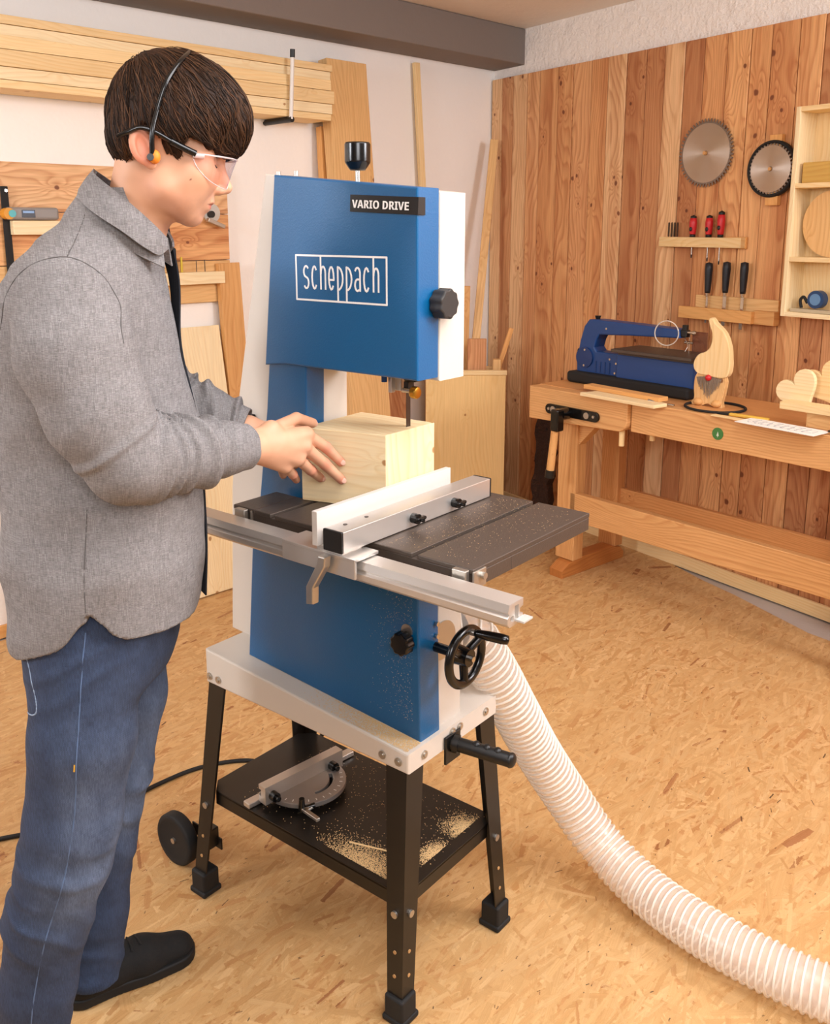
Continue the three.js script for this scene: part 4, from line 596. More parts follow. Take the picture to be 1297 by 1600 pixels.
  lean('leaning_stick', 'slim pale stick leaning alone on the white wall', 0.036, 2.33, 0.02, 0.055, 0.48, W.pine[1], 0, 0.06);
  lean('leaning_board', 'board toned brown for shade leaning beside the offcut bin', 0.30, 0.86, 0.02, 0.12, 0.87, W.larch[4]);  // darker larch tint stands in for the shade on this board
  lean('leaning_board', 'honey board leaning at the far left edge of the picture', 0.20, 1.0, 0.022, 0.2, 2.66, W.fir[0]);
  // offcut bin, turned across the corner: local x along its front, z out of its front
  const BP = [3.921, 0, -2.541], BA = -0.896, bw = 0.405, bh = 0.815, bd = 0.25, bin = thing('offcut_bin', 'pale wooden bin with offcuts standing in the room corner', 'bin', BP, BA);
  part('front_panel', wbox(bw, bh, 0.018, 'y').translate(-bw / 2, bh / 2, -0.009), mat(0xf4dfbc, 0.6, { map: T.pine }), bin); part('rear_panel', wbox(bw, bh, 0.016, 'y').translate(-bw / 2, bh / 2, -bd), W.fir[0], bin);
  for (const x of [-0.009, -bw + 0.009]) part('side_panel', wbox(0.018, bh - 0.002, bd - 0.03, 'y').translate(x, bh / 2, -bd / 2 - 0.006), W.fir[1], bin); part('floor_panel', wbox(bw - 0.04, 0.016, bd - 0.04, 'x').translate(-bw / 2, 0.012, -bd / 2), W.fir[1], bin); part('rim', wbox(bw + 0.01, 0.024, 0.026, 'x').translate(-bw / 2, bh + 0.004, -0.005), W.pine[2], bin);
  const off = (label, w, th, a, b, m) => { const A = V(...a), B = V(...b), d = B.clone().sub(A), len = d.length(), g = wbox(w, len, th, 'y').translate(0, len / 2, 0).applyQuaternion(new THREE.Quaternion().setFromUnitVectors(V(0, 1, 0), d.normalize())).translate(...a); return single('offcut', label, 'offcut', g, m, BP, BA); };
  off('long fir lath leaning from the bin into the corner', 0.042, 0.026, [-0.188, 0.45, -0.10], [-0.036, 1.99, -0.52], W.fir[0]);
  off('short fir lath standing in the bin beside the long one', 0.042, 0.026, [-0.215, 0.03, -0.20], [-0.195, 1.24, -0.20], W.fir[1]);
  off('broad reddish offcut standing in the middle of the bin', 0.095, 0.026, [-0.145, 0.03, -0.045], [-0.145, 0.985, -0.05], W.larch[2]);
  off('slim fir rod leaning right out of the bin', 0.024, 0.024, [-0.14, 0.45, -0.125], [0.035, 1.03, -0.125], W.fir[2]);
  off('short square offcut at the right side of the bin', 0.04, 0.035, [-0.045, 0.03, -0.06], [-0.043, 0.88, -0.06], W.fir[0]);
  off('pale slanted offcut at the left of the bin', 0.09, 0.02, [-0.30, 0.03, -0.06], [-0.335, 1.03, -0.09], W.fir[2]);
}
// ---------- the man: local z is where he faces, local x his left ----------
function isoMesh(sdf, lo, hi, h, uvf) {          // surface nets of a distance field
  const n = [0, 1, 2].map((k) => Math.ceil((hi[k] - lo[k]) / h) + 1), [nx, ny, nz] = n, val = new Float32Array(nx * ny * nz), id = (i, j, k) => (k * ny + j) * nx + i;
  for (let k = 0; k < nz; k++) for (let j = 0; j < ny; j++) for (let i = 0; i < nx; i++) val[id(i, j, k)] = sdf(lo[0] + i * h, lo[1] + j * h, lo[2] + k * h);
  const vi = new Int32Array(nx * ny * nz).fill(-1), pos = [], E2 = [[0, 1], [2, 3], [4, 5], [6, 7], [0, 2], [1, 3], [4, 6], [5, 7], [0, 4], [1, 5], [2, 6], [3, 7]];
  for (let k = 0; k < nz - 1; k++) for (let j = 0; j < ny - 1; j++) for (let i = 0; i < nx - 1; i++) {
    const c = []; let m = 0; for (let q = 0; q < 8; q++) { c[q] = val[id(i + (q & 1), j + ((q >> 1) & 1), k + (q >> 2))]; if (c[q] < 0) m |= 1 << q; }
    if (m === 0 || m === 255) continue; let x = 0, y = 0, z = 0, s = 0;
    for (const [a, b] of E2) { if ((c[a] < 0) === (c[b] < 0)) continue; const t = c[a] / (c[a] - c[b]); x += lerp(a & 1, b & 1, t); y += lerp((a >> 1) & 1, (b >> 1) & 1, t); z += lerp(a >> 2, b >> 2, t); s++; }
    vi[id(i, j, k)] = pos.length / 3; pos.push(lo[0] + (i + x / s) * h, lo[1] + (j + y / s) * h, lo[2] + (k + z / s) * h);
  }
  const idx = [], quad = (a, b, c, d, f) => { if (a < 0 || b < 0 || c < 0 || d < 0) return; f ? idx.push(a, b, c, a, c, d) : idx.push(a, c, b, a, d, c); };
  for (let k = 1; k < nz - 1; k++) for (let j = 1; j < ny - 1; j++) for (let i = 1; i < nx - 1; i++) {
    const v = val[id(i, j, k)] < 0;
    if (v !== val[id(i + 1, j, k)] < 0) quad(vi[id(i, j - 1, k - 1)], vi[id(i, j, k - 1)], vi[id(i, j, k)], vi[id(i, j - 1, k)], v);
    if (v !== val[id(i, j + 1, k)] < 0) quad(vi[id(i - 1, j, k - 1)], vi[id(i - 1, j, k)], vi[id(i, j, k)], vi[id(i, j, k - 1)], v);
    if (v !== val[id(i, j, k + 1)] < 0) quad(vi[id(i - 1, j - 1, k)], vi[id(i, j - 1, k)], vi[id(i, j, k)], vi[id(i - 1, j, k)], v);
  }
  const N = pos.length / 3, nor = new Float32Array(N * 3), uv = new Float32Array(N * 2), e = h * 0.5;
  for (let q = 0; q < N; q++) {
    const x = pos[q * 3], y = pos[q * 3 + 1], z = pos[q * 3 + 2], g = V(sdf(x + e, y, z) - sdf(x - e, y, z), sdf(x, y + e, z) - sdf(x, y - e, z), sdf(x, y, z + e) - sdf(x, y, z - e)).normalize();
    nor.set([g.x, g.y, g.z], q * 3); const [u, v] = uvf ? uvf(x, y, z) : [z, y]; uv[q * 2] = u; uv[q * 2 + 1] = v;
  }
  const g = new THREE.BufferGeometry(); g.setAttribute('position', new THREE.Float32BufferAttribute(pos, 3)); g.setAttribute('normal', new THREE.BufferAttribute(nor, 3)); g.setAttribute('uv', new THREE.BufferAttribute(uv, 2)); g.setIndex(idx); return g;
}
function tint(g, f) { const p = g.attributes.position, c = new Float32Array(p.count * 3), k = new THREE.Color(); for (let i = 0; i < p.count; i++) { f(p.getX(i), p.getY(i), p.getZ(i), k); c.set([k.r, k.g, k.b], i * 3); } g.setAttribute('color', new THREE.BufferAttribute(c, 3)); return g; }
const smin = (a, b, k) => { const h = clamp(0.5 + 0.5 * (b - a) / k, 0, 1); return lerp(b, a, h) - k * h * (1 - h); };
const smax = (a, b, k) => -smin(-a, -b, k);
const ell = (x, y, z, c, r) => { const a = (x - c[0]) / r[0], b = (y - c[1]) / r[1], d = (z - c[2]) / r[2], k0 = Math.hypot(a, b, d), k1 = Math.hypot(a / r[0], b / r[1], d / r[2]); return k0 * (k0 - 1) / (k1 || 1e-6); };
let capT = 0;
const cap = (x, y, z, a, b, ra, rb) => { const bx = b[0] - a[0], by = b[1] - a[1], bz = b[2] - a[2], px = x - a[0], py = y - a[1], pz = z - a[2], t = clamp((px * bx + py * by + pz * bz) / (bx * bx + by * by + bz * bz), 0, 1); capT = t; return Math.hypot(px - bx * t, py - by * t, pz - bz * t) - lerp(ra, rb, t); };
const chain = (pts, k = 0.012) => { let s = 0; const L = pts.map((p, i) => (i ? (s += Math.hypot(p[0] - pts[i - 1][0], p[1] - pts[i - 1][1], p[2] - pts[i - 1][2])) : 0)); return (x, y, z) => { let d = 9, ws = 0, wt = 0; for (let i = 0; i + 1 < pts.length; i++) { const q = cap(x, y, z, pts[i], pts[i + 1], pts[i][3], pts[i + 1][3]), w = Math.exp(-clamp(q * 110, -20, 40)); ws += w * lerp(L[i], L[i + 1], capT); wt += w; d = i ? smin(d, q, k) : q; } chain.s = ws / (wt || 1); return d; }; };
function loft(rings, p = 2.2) { return (x, y, z) => { let i = 0; while (i < rings.length - 2 && y > rings[i + 1][0]) i++; const a = rings[i], b = rings[i + 1], t = clamp((y - a[0]) / (b[0] - a[0]), 0, 1), u = t * t * (3 - 2 * t) * 0.5 + t * 0.5, c = lerp(a[1], b[1], u), d = lerp(a[2], b[2], u), w = lerp(a[3], b[3], u), cx = lerp(a[4] || 0, b[4] || 0, u), q = Math.pow(Math.pow(Math.abs(x - cx) / w, p) + Math.pow(Math.abs(z - c) / d, p), 1 / p); return (q - 1) * Math.min(d, w); }; }

const man = thing('person', 'man in a grey shirt and blue jeans guiding the wooden block with his hand', 'person', [0.924, 0, -1.376], PI / 4);
let onHair;
const SQ = Math.SQRT1_2, toMan = ([x, y, z]) => { const dx = x - 0.924, dz = z + 1.376; return [(dx - dz) * SQ, y, (dx + dz) * SQ]; };
const HEAD = (g) => g.rotateY(0.1326).translate(-0.0608, 0, 0.0933);       // head frame (x left, z forward) -> man
const headM = new THREE.Matrix4().makeTranslation(-0.0608, 0, 0.0933).multiply(new THREE.Matrix4().makeRotationY(0.1326));
{
  // ----- head -----
  const headSDF = (x, y, z) => {
    const ax = Math.abs(x); const ca = Math.cos(0.32), sa = Math.sin(0.32), dz = z - 0.014, dy = y - 1.702, zr = dz * ca - dy * sa, yr = dz * sa + dy * ca;   // skull tipped forward
    let d = ell(x, yr, zr, [0, 0, 0], [0.074, 0.083, 0.090]);
    d = smin(d, ell(ax, y, z, [0.0, 1.634, 0.045], [0.060, 0.056, 0.046]), 0.03);
    d = smin(d, cap(ax, y, z, [0.047, 1.598, 0.002], [0.018, 1.563, 0.034], 0.021, 0.018), 0.034); d = smin(d, ell(ax, y, z, [0.030, 1.604, 0.030], [0.030, 0.034, 0.034]), 0.025);          // jaw
    d = smin(d, cap(ax, y, z, [0.0, 1.590, 0.045], [0.0, 1.560, 0.038], 0.026, 0.0175), 0.014);
    d = smin(d, ell(x, y, z, [0, 1.5555, 0.0400], [0.016, 0.0135, 0.0155]), 0.012);                         // chin
    d = smin(d, ell(x, y, z, [0, 1.580, 0.0560], [0.024, 0.017, 0.019]), 0.012);                            // mouth
    d = smin(d, ell(x, y, z, [0, 1.5785, 0.0715], [0.019, 0.0042, 0.0058]), 0.004); d = smin(d, ell(x, y, z, [0, 1.5685, 0.0635], [0.017, 0.0046, 0.006]), 0.004);
    d = smax(d, -ell(x, y, z, [0, 1.5738, 0.072], [0.023, 0.0012, 0.011]), 0.002);
    d = smin(d, cap(x, y, z, [0, 1.642, 0.084], [0, 1.6015, 0.0965], 0.0078, 0.0105), 0.010);                // nose
    d = smin(d, ell(ax, y, z, [0.0085, 1.5955, 0.0855], [0.0075, 0.0065, 0.0095]), 0.006);
    d = smin(d, cap(ax, y, z, [0.008, 1.657, 0.086], [0.048, 1.660, 0.066], 0.009, 0.008), 0.018);           // brow
    d = smin(d, ell(ax, y, z, [0.044, 1.624, 0.050], [0.018, 0.018, 0.018]), 0.03);                          // cheek bone
    d = smax(d, -ell(ax, y, z, [0.031, 1.641, 0.089], [0.017, 0.0105, 0.014]), 0.012);
    d = smin(d, ell(ax, y, z, [0.031, 1.640, 0.0705], [0.0135, 0.0115, 0.0125]), 0.004);                      // lid over the eyeball
    d = smin(d, cap(x, y, z, [0.0, 1.625, -0.024], [0.045, 1.45, -0.074], 0.051, 0.049), 0.028);             // neck
    // ear
    const ey = y - 1.654, ez = z + 0.026, er = 0.22, ey2 = ey * Math.cos(er) - ez * Math.sin(er), ez2 = ey * Math.sin(er) + ez * Math.cos(er);
    let e = ell(ax, ey2, ez2, [0.0785 - ez2 * 0.35, 0.004, -0.002], [0.0075, 0.028, 0.0175]); e = smin(e, ell(ax, ey2, ez2, [0.076, -0.023, 0.005], [0.006, 0.009, 0.008]), 0.008);
    e = smax(e, -ell(ax, ey2, ez2, [0.087, 0.002, 0.001], [0.0075, 0.0195, 0.0105]), 0.003); e = smin(e, ell(ax, ey2, ez2, [0.077, -0.004, 0.0115], [0.005, 0.006, 0.004]), 0.003);
    return smin(d, e, 0.006);
  };
  const skinHead = HEAD(isoMesh(headSDF, [-0.105, 1.44, -0.135], [0.125, 1.80, 0.125], 0.0026));
  // ----- hands -----
  const R = { w: [1.088, 1.153, -1.247], p: [1.146, 1.140, -1.236], ik: [1.209, 1.157, -1.228], ip: [1.256, 1.125, -1.222], it: [1.284, 1.092, -1.209], mk: [1.199, 1.137, -1.225], mp: [1.250, 1.093, -1.220], mt: [1.284, 1.056, -1.208], rk: [1.185, 1.117, -1.230], rp: [1.228, 1.083, -1.236], rt: [1.268, 1.056, -1.250], pk: [1.165, 1.103, -1.240], pp: [1.196, 1.078, -1.252], pt: [1.224, 1.058, -1.272], tb: [1.135, 1.176, -1.242], tk: [1.209, 1.185, -1.252], tt: [1.262, 1.166, -1.262] };
  for (const k in R) R[k] = toMan(R[k]);
  const hand = (H, thick) => { const P = (a, r) => [...H[a], r]; const F = [['ik', 'ip', 'it'], ['mk', 'mp', 'mt'], ['rk', 'rp', 'rt'], ['pk', 'pp', 'pt'], ['tb', 'tk', 'tt']].map(([a, b, c], i) => { const s = [1.08, 1.1, 1.06, 0.92, 1.18][i]; return chain([P(a, 0.0112 * s), P(b, 0.0098 * s), P(c, 0.0082 * s)], 0.003); });
    const palm = ['ik', 'mk', 'rk', 'pk'].map((a, i) => [H.w, H[a], [0.028, 0.027, 0.027, 0.026][i], [0.0165, 0.0165, 0.016, 0.0145][i]]);
    return (x, y, z) => { let d = 9; for (const [a, b, ra, rb] of palm) d = smin(d, cap(x, y, z, a, b, ra, rb), 0.008); d = smin(d, cap(x, y, z, H.w, H.tb, 0.024, 0.017), 0.01); d = smin(d, cap(x, y, z, H.tb, H.rk, 0.015, 0.014), 0.012); for (let i = 0; i < 5; i++) d = smin(d, F[i](x, y, z), 0.0035); d = smin(d, cap(x, y, z, H.e, H.w, 0.036, 0.0265), 0.012); return d; }; };
  R.e = [-0.05, 1.172, 0.13];
  const Lh = { w: [0.158, 1.152, 0.195], ik: [0.176, 1.135, 0.262], ip: [0.194, 1.112, 0.280], it: [0.205, 1.09, 0.287], mk: [0.186, 1.118, 0.258], mp: [0.201, 1.092, 0.275], mt: [0.210, 1.070, 0.283], rk: [0.193, 1.102, 0.252], rp: [0.206, 1.076, 0.266], rt: [0.213, 1.055, 0.272], pk: [0.198, 1.088, 0.243], pp: [0.209, 1.066, 0.254], pt: [0.214, 1.047, 0.258], tb: [0.160, 1.150, 0.225], tk: [0.165, 1.160, 0.268], tt: [0.178, 1.157, 0.292], e: [0.165, 1.17, 0.12] };
  const bounds = (H, m) => { const k = Object.values(H); return [[0, 1, 2].map((i) => Math.min(...k.map((p) => p[i])) - m), [0, 1, 2].map((i) => Math.max(...k.map((p) => p[i])) + m)]; };
  const rb = bounds(R, 0.045), lb = bounds(Lh, 0.045);
  const skinR = isoMesh(hand(R), rb[0], rb[1], 0.0026), skinL = isoMesh(hand(Lh), lb[0], lb[1], 0.004);
  // ----- the body under the clothes -----
  const core = (() => { const parts = [chain([[0, 0.9, -0.05, 0.10], [0, 1.2, -0.05, 0.11], [0, 1.42, -0.05, 0.09], [-0.02, 1.5, 0.02, 0.05]]), chain([[-0.14, 1.44, -0.045, 0.05], [-0.183, 1.19, 0.03, 0.042], [-0.01, 1.16, 0.17, 0.034]]), chain([[0.14, 1.44, -0.04, 0.05], [0.20, 1.19, 0.03, 0.042], [0.16, 1.155, 0.17, 0.03]]), chain([[-0.09, 0.86, -0.06, 0.06], [-0.12, 0.46, -0.13, 0.05], [-0.12, 0.10, -0.215, 0.04]]), chain([[0.09, 0.85, -0.05, 0.06], [0.085, 0.45, -0.10, 0.05], [0.06, 0.10, -0.15, 0.04]])]; return (x, y, z) => { let d = 9; for (const f of parts) d = smin(d, f(x, y, z), 0.03); return d; }; })();
  const skinCore = isoMesh(core, [-0.27, 0.05, -0.29], [0.27, 1.56, 0.22], 0.016);
  const skinAll = mergeGeometries([skinHead, skinR, skinL, skinCore]);
  const hinv = headM.clone().invert(), q = V();
  tint(skinAll, (x, y, z, k) => {
    q.set(x, y, z).applyMatrix4(hinv); const m = noise3(x * 90, y * 90, z * 90) - 0.5, m2 = noise3(x * 25, y * 25, z * 25) - 0.5; let r = 0.80 + m * 0.03, g = 0.555 + m * 0.03 + m2 * 0.03, b = 0.425 + m * 0.03 + m2 * 0.02;
    if (q.y > 1.5) {
      const lip = Math.max(0, 1 - Math.hypot((q.y - 1.5735) / 0.0085, (q.z - 0.068) / 0.012, q.x / 0.024)); if (lip > 0) { r -= 0.03 * lip; g -= 0.20 * sstep(0, .5, lip); b -= 0.13 * sstep(0, .5, lip); }
      const ear = 1 - sstep(0.6, 1, Math.hypot((q.y - 1.654) / 0.036, (q.z + 0.026) / 0.026)); if (Math.abs(q.x) > 0.072) { g -= 0.09 * ear; b -= 0.07 * ear; }
      const st = sstep(1.605, 1.575, q.y) * sstep(-0.01, 0.02, q.z); const sp = 0.3 + 0.7 * noise3(x * 400, y * 400, z * 400); r -= 0.05 * st * sp; g -= 0.03 * st * sp; b -= 0.01 * st * sp;
      if (Math.hypot(q.y - 1.6105, q.z - 0.041) < 0.0012 && q.x < 0) { r = 0.3; g = 0.16; b = 0.1; }
    } else { const dk = Math.min(...['ip', 'mp', 'rp', 'pp', 'it', 'mt', 'rt', 'pt', 'ik', 'mk'].map((n) => Math.hypot(x - R[n][0], y - R[n][1], z - R[n][2]))); const red = 1 - sstep(0.008, 0.02, dk); g -= 0.075 * red; b -= 0.05 * red; }
    k.setRGB(r * r, g * g, b * b); k.setRGB(Math.pow(r, 1.7), Math.pow(g, 1.75), Math.pow(b, 1.8));
  });
  part('body', skinAll, new THREE.MeshPhysicalMaterial({ color: 0xffffff, vertexColors: true, roughness: 0.52, sheen: 0.15, sheenRoughness: 0.5 }), man, 'fair skin of face, neck and hands');
  for (const k of ['i', 'm', 'r', 't']) { const a = V(...R[k === 't' ? 'tk' : k + 'p']), b = V(...R[k + 't']), d = b.clone().sub(a).normalize(), cam = V(...toMan([0, 1.54, 0])).sub(b), n = cam.addScaledVector(d, -cam.dot(d)).normalize(); if (k !== 't') n.add(V(0, 0.5, -0.2)).addScaledVector(d, -n.dot(d)).normalize(); const m = new THREE.Matrix4().makeBasis(d, n, d.clone().cross(n)); part('finger_nail', new THREE.SphereGeometry(1, 14, 10).scale(0.0062, 0.0016, 0.0052).applyMatrix4(m).translate(b.x + n.x * 0.0078 + d.x * 0.001, b.y + n.y * 0.0078 + d.y * 0.001, b.z + n.z * 0.0078 + d.z * 0.001), mat(0xe2b09c, 0.35), man); }
  // eyelashes
  const face = (x, y) => { for (let z = 0.12; z > 0; z -= 0.0006) if (headSDF(x, y, z) < 0) return z; return 0; };
  for (const s of [-1, 1]) { part('eyelashes', HEAD(tube([[0.045, 1.6335], [0.039, 1.6315], [0.031, 1.6305], [0.023, 1.632]].map(([x, y]) => [s * x, y, face(s * x, y) + 0.0004]), 0.0011, 14, 5)), mat(0x2a1a12, 0.8), man); part('eyebrow', HEAD(tube([[0.050, 1.658], [0.040, 1.6625], [0.026, 1.6625], [0.014, 1.659]].map(([x, y]) => [s * x, y, face(s * x, y) + 0.0005]), 0.0024, 14, 5)), mat(0x3a2416, 0.9), man); }
  // ----- hair -----
  const PX = [[0.152, 1.700], [0.147, 1.672], [0.131, 1.650], [0.100, 1.646], [0.078, 1.650], [0.059, 1.665], [0.043, 1.676], [0.033, 1.668], [0.024, 1.643], [0.008, 1.650], [-0.004, 1.680], [-0.026, 1.690], [-0.042, 1.671], [-0.045, 1.643], [-0.055, 1.631], [-0.071, 1.625], [-0.10, 1.63], [-0.12, 1.72], [-0.07, 1.84], [0.08, 1.84], [0.16, 1.78]];
  const inPoly = (px, py) => { let d = 1e9, s = 1; for (let i = 0, j = PX.length - 1; i < PX.length; j = i++) { const ex = PX[j][0] - PX[i][0], ey = PX[j][1] - PX[i][1], wx = px - PX[i][0], wy = py - PX[i][1], t = clamp((wx * ex + wy * ey) / (ex * ex + ey * ey), 0, 1); d = Math.min(d, Math.hypot(wx - ex * t, wy - ey * t)); const c1 = py >= PX[i][1], c2 = py < PX[j][1], c3 = ex * wy > ey * wx; if ((c1 && c2 && c3) || (!c1 && !c2 && !c3)) s = -s; } return s * d; };
  const crown = V(0.01, 1.80, -0.035);
  const hairFlow = (x, y, z) => { const dx = x - crown.x, dy = (y - crown.y), dz = z - crown.z, th = Math.atan2(dx, dz), r = Math.hypot(dx, dy, dz); return [th, r]; };
  const hairSDF = (x, y, z) => {
    let d = ell(x, y, z, [0, 1.710, 0.014], [0.0865, 0.0985, 0.0935]);
    d = smin(d, ell(x, y, z, [0, 1.704, 0.072], [0.070, 0.062, 0.066]), 0.06);
    d = smin(d, ell(x, y, z, [0, 1.675, -0.03], [0.074, 0.05, 0.052]), 0.02);
    const [th, r] = hairFlow(x, y, z), w = th + (0.30 * (noise3(x * 16 + 3, y * 16, z * 16) - 0.5)) * sstep(0.02, 0.06, r) + 0.10 * (noise3(x * 40, y * 40, z * 40) - 0.5);
    const lock = noise3(w * 8 + 40, r * 14, 1.5) - 0.5, str = noise3(w * 30 + 10, r * 22, 4.5) - 0.5, fine = noise3(w * 80 + 10, r * 30, 7.5) - 0.5;
    d -= 0.0075 * lock + 0.0042 * str + 0.0018 * fine;
    const jag = 0.010 * (noise3(th * 40 + 5, 2, x * 30) - 0.5) + 0.004 * (noise3(x * 300, z * 300, 3) - .5), pd = inPoly(z, y);
    return smax(d, pd + jag, 0.006);
  };
  const hair = tint(isoMesh(hairSDF, [-0.105, 1.60, -0.10], [0.105, 1.83, 0.165], 0.0021), (x, y, z, k) => { const [th, r] = hairFlow(x, y, z), w = th + (0.30 * (noise3(x * 16 + 3, y * 16, z * 16) - 0.5)) * sstep(0.02, 0.06, r) + 0.10 * (noise3(x * 40, y * 40, z * 40) - 0.5), s = noise3(w * 120, r * 16, 2) * 0.6 + noise3(w * 30, r * 12, 3) * 0.4, nape = sstep(1.66, 1.63, y) * sstep(0, -0.05, z); k.setRGB(0.012 + 0.060 * s * s + nape * 0.06, 0.0052 + 0.023 * s * s + nape * 0.036, 0.0024 + 0.0095 * s * s + nape * 0.016); });
  onHair = (p, lift) => { const c = V(0, 1.70, 0.015), d = V(...p).sub(c).normalize(); let t = 0.16; while (t > 0.03 && hairSDF(c.x + d.x * t, c.y + d.y * t, c.z + d.z * t) > 0) t -= 0.0006; return c.addScaledVector(d, t + lift).toArray(); };
  // loose strands combed from the crown over the hair
  const grad = (p) => { const e = 0.003; return V(hairSDF(p.x + e, p.y, p.z) - hairSDF(p.x - e, p.y, p.z), hairSDF(p.x, p.y + e, p.z) - hairSDF(p.x, p.y - e, p.z), hairSDF(p.x, p.y, p.z + e) - hairSDF(p.x, p.y, p.z - e)).normalize(); };
  const sPos = [], sNor = [], sCol = [], sIdx = [];
  for (let k = 0; k < 1500; k++) {
    const a = rr(0, 2 * PI), u = rr(-0.35, 1), q0 = V(Math.sqrt(1 - u * u) * Math.cos(a), u, Math.sqrt(1 - u * u) * Math.sin(a)).multiplyScalar(0.13).add(V(0, 1.70, 0.02)); let p = V(...onHair(q0.toArray(), 0.0004)); if (inPoly(p.z, p.y) > -0.006) continue;
    const pts = [], tw = rr(-0.25, 0.25), n = 6 + Math.floor(rnd() * 9), tone = Math.pow(rnd(), 1.6), drift = rr(-0.12, 0.12);
    for (let i = 0; i < n; i++) {
      const nn = grad(p); pts.push([p.clone(), nn]); const d = p.clone().sub(crown); d.y -= 0.03; d.addScaledVector(nn, -d.dot(nn)).normalize(); const b = d.clone().cross(nn); d.addScaledVector(b, tw + drift * i * 0.2).normalize(); p.addScaledVector(d, 0.0055);
      if (inPoly(p.z, p.y) > 0.004) { pts.push([p.clone(), nn]); break; } const f = hairSDF(p.x, p.y, p.z), n2 = grad(p); p.addScaledVector(n2, clamp(-f + 0.0009, -0.003, 0.003));
    }
    if (pts.length < 4) continue; const base = sPos.length / 3, R0 = rr(0.0006, 0.0012);
    pts.forEach(([c, nn], i) => { const t = i / (pts.length - 1), r = R0 * (0.35 + 0.65 * Math.sin(PI * clamp(t, 0.05, 0.95))), d = (i + 1 < pts.length ? pts[i + 1][0].clone().sub(c) : c.clone().sub(pts[i - 1][0])).normalize(), b = d.clone().cross(nn).normalize(); for (const [cb, cn] of [[1, 0], [0, 1], [-1, 0], [0, -1]]) { const o = b.clone().multiplyScalar(cb).addScaledVector(nn, cn); sPos.push(c.x + o.x * r, c.y + o.y * r, c.z + o.z * r); sNor.push(o.x, o.y, o.z); sCol.push(0.012 + 0.085 * tone, 0.0055 + 0.036 * tone, 0.0025 + 0.015 * tone); } if (i) for (let s2 = 0; s2 < 4; s2++) { const a1 = base + (i - 1) * 4 + s2, b1 = base + (i - 1) * 4 + (s2 + 1) % 4; sIdx.push(a1, b1 + 4, b1, a1, a1 + 4, b1 + 4); } });
  }
  const sg = new THREE.BufferGeometry(); sg.setAttribute('position', new THREE.Float32BufferAttribute(sPos, 3)); sg.setAttribute('normal', new THREE.Float32BufferAttribute(sNor, 3)); sg.setAttribute('uv', new THREE.BufferAttribute(new Float32Array(sPos.length / 3 * 2), 2)); sg.setAttribute('color', new THREE.Float32BufferAttribute(sCol, 3)); sg.setIndex(sIdx);
  const hairAll = mergeGeometries([hair, sg]);
  part('hair', HEAD(hairAll), new THREE.MeshPhysicalMaterial({ color: 0xffffff, vertexColors: true, roughness: 0.62, specularIntensity: 0.45 }), man, 'short brown hair with a long fringe');

  // ----- shirt -----
  const torso = loft([[0.79, -0.064, 0.145, 0.185], [0.88, -0.056, 0.160, 0.190], [0.98, -0.052, 0.168, 0.186], [1.08, -0.046, 0.167, 0.170, 0.008], [1.165, -0.046, 0.170, 0.160, 0.016], [1.23, -0.055, 0.166, 0.162, 0.016], [1.33, -0.063, 0.155, 0.175, 0.010], [1.425, -0.056, 0.136, 0.178, -0.004], [1.475, -0.040, 0.116, 0.150, -0.016], [1.515, -0.020, 0.094, 0.112, -0.030], [1.55, 0.004, 0.074, 0.084, -0.038], [1.60, 0.02, 0.06, 0.066, -0.042]], 2.25);
  const armR = chain([[-0.135, 1.435, -0.050, 0.080], [-0.172, 1.350, -0.036, 0.086], [-0.186, 1.262, -0.006, 0.077], [-0.182, 1.186, 0.034, 0.066], [-0.075, 1.168, 0.118, 0.053], [-0.022, 1.162, 0.170, 0.044], [0.014, 1.156, 0.200, 0.0375]], 0.02);
  const armL = chain([[0.135, 1.435, -0.045, 0.080], [0.175, 1.35, -0.03, 0.082], [0.20, 1.21, 0.03, 0.066], [0.175, 1.182, 0.12, 0.050], [0.160, 1.156, 0.188, 0.040]], 0.02);
  const folds = (s, x, y, z, k) => {
    const n = noise3(x * 9 + k, y * 9, z * 9), n2 = noise3(x * 26 + k, y * 26, z * 26), u = s * 135 + 5.5 * n + (y - 1.17) * 34 + x * 14, e = sstep(0.20, 0.29, s) * sstep(0.50, 0.42, s), up = sstep(0.03, 0.12, s) * sstep(0.30, 0.18, s), inner = 0.75 + 0.25 * sstep(-0.02, 0.05, y - 1.17 + (x + 0.1) * 0.2);
    return e * inner * 0.0135 * Math.pow(0.5 + 0.5 * Math.sin(u), 2.4) + up * 0.006 * Math.pow(0.5 + 0.5 * Math.sin(s * 26 - z * 40 + 4 * n), 2) + 0.0022 * (n2 - 0.5); };
  const shirtSDF = (x, y, z) => {
    const dg = (y * 0.75 - z) * 24 + 3 * noise3(x * 6, y * 6, z * 6); let t = torso(x, y, z) - 0.010 * (noise3(x * 7, y * 8 + z * 7, z * 5 + 2) - 0.5) - 0.003 * (noise3(x * 16 + y * 12, y * 9 + z * 14, z * 10) - 0.5) - 0.005 * Math.pow(0.5 + 0.5 * Math.sin(dg), 2.5) * sstep(1.45, 1.3, y);
    const back = sstep(-0.1, -0.2, z) * sstep(1.2, 1.05, y); t -= back * 0.006 * Math.pow(0.5 + 0.5 * Math.sin(y * 40 + x * 22 + 3 * noise3(x * 9, y * 9, z * 9)), 2);
    let a = armR(x, y, z); const sa = chain.s; a -= folds(sa, x, y, z, 0) + 0.003 * (noise3(x * 14, y * 14, z * 14) - 0.5);
    let b = armL(x, y, z); const sb = chain.s; b -= folds(sb, x, y, z, 5);
    // cuffs are cut off square
    const ce = (x - 0.010) * 0.74 + (z - 0.196) * 0.66 + (y - 1.156) * -0.12; a = smax(a, ce, 0.003);
    const cl = (z - 0.186); b = smax(b, Math.hypot(x - 0.16, z - 0.188) < 0.1 ? cl : -1, 0.003);
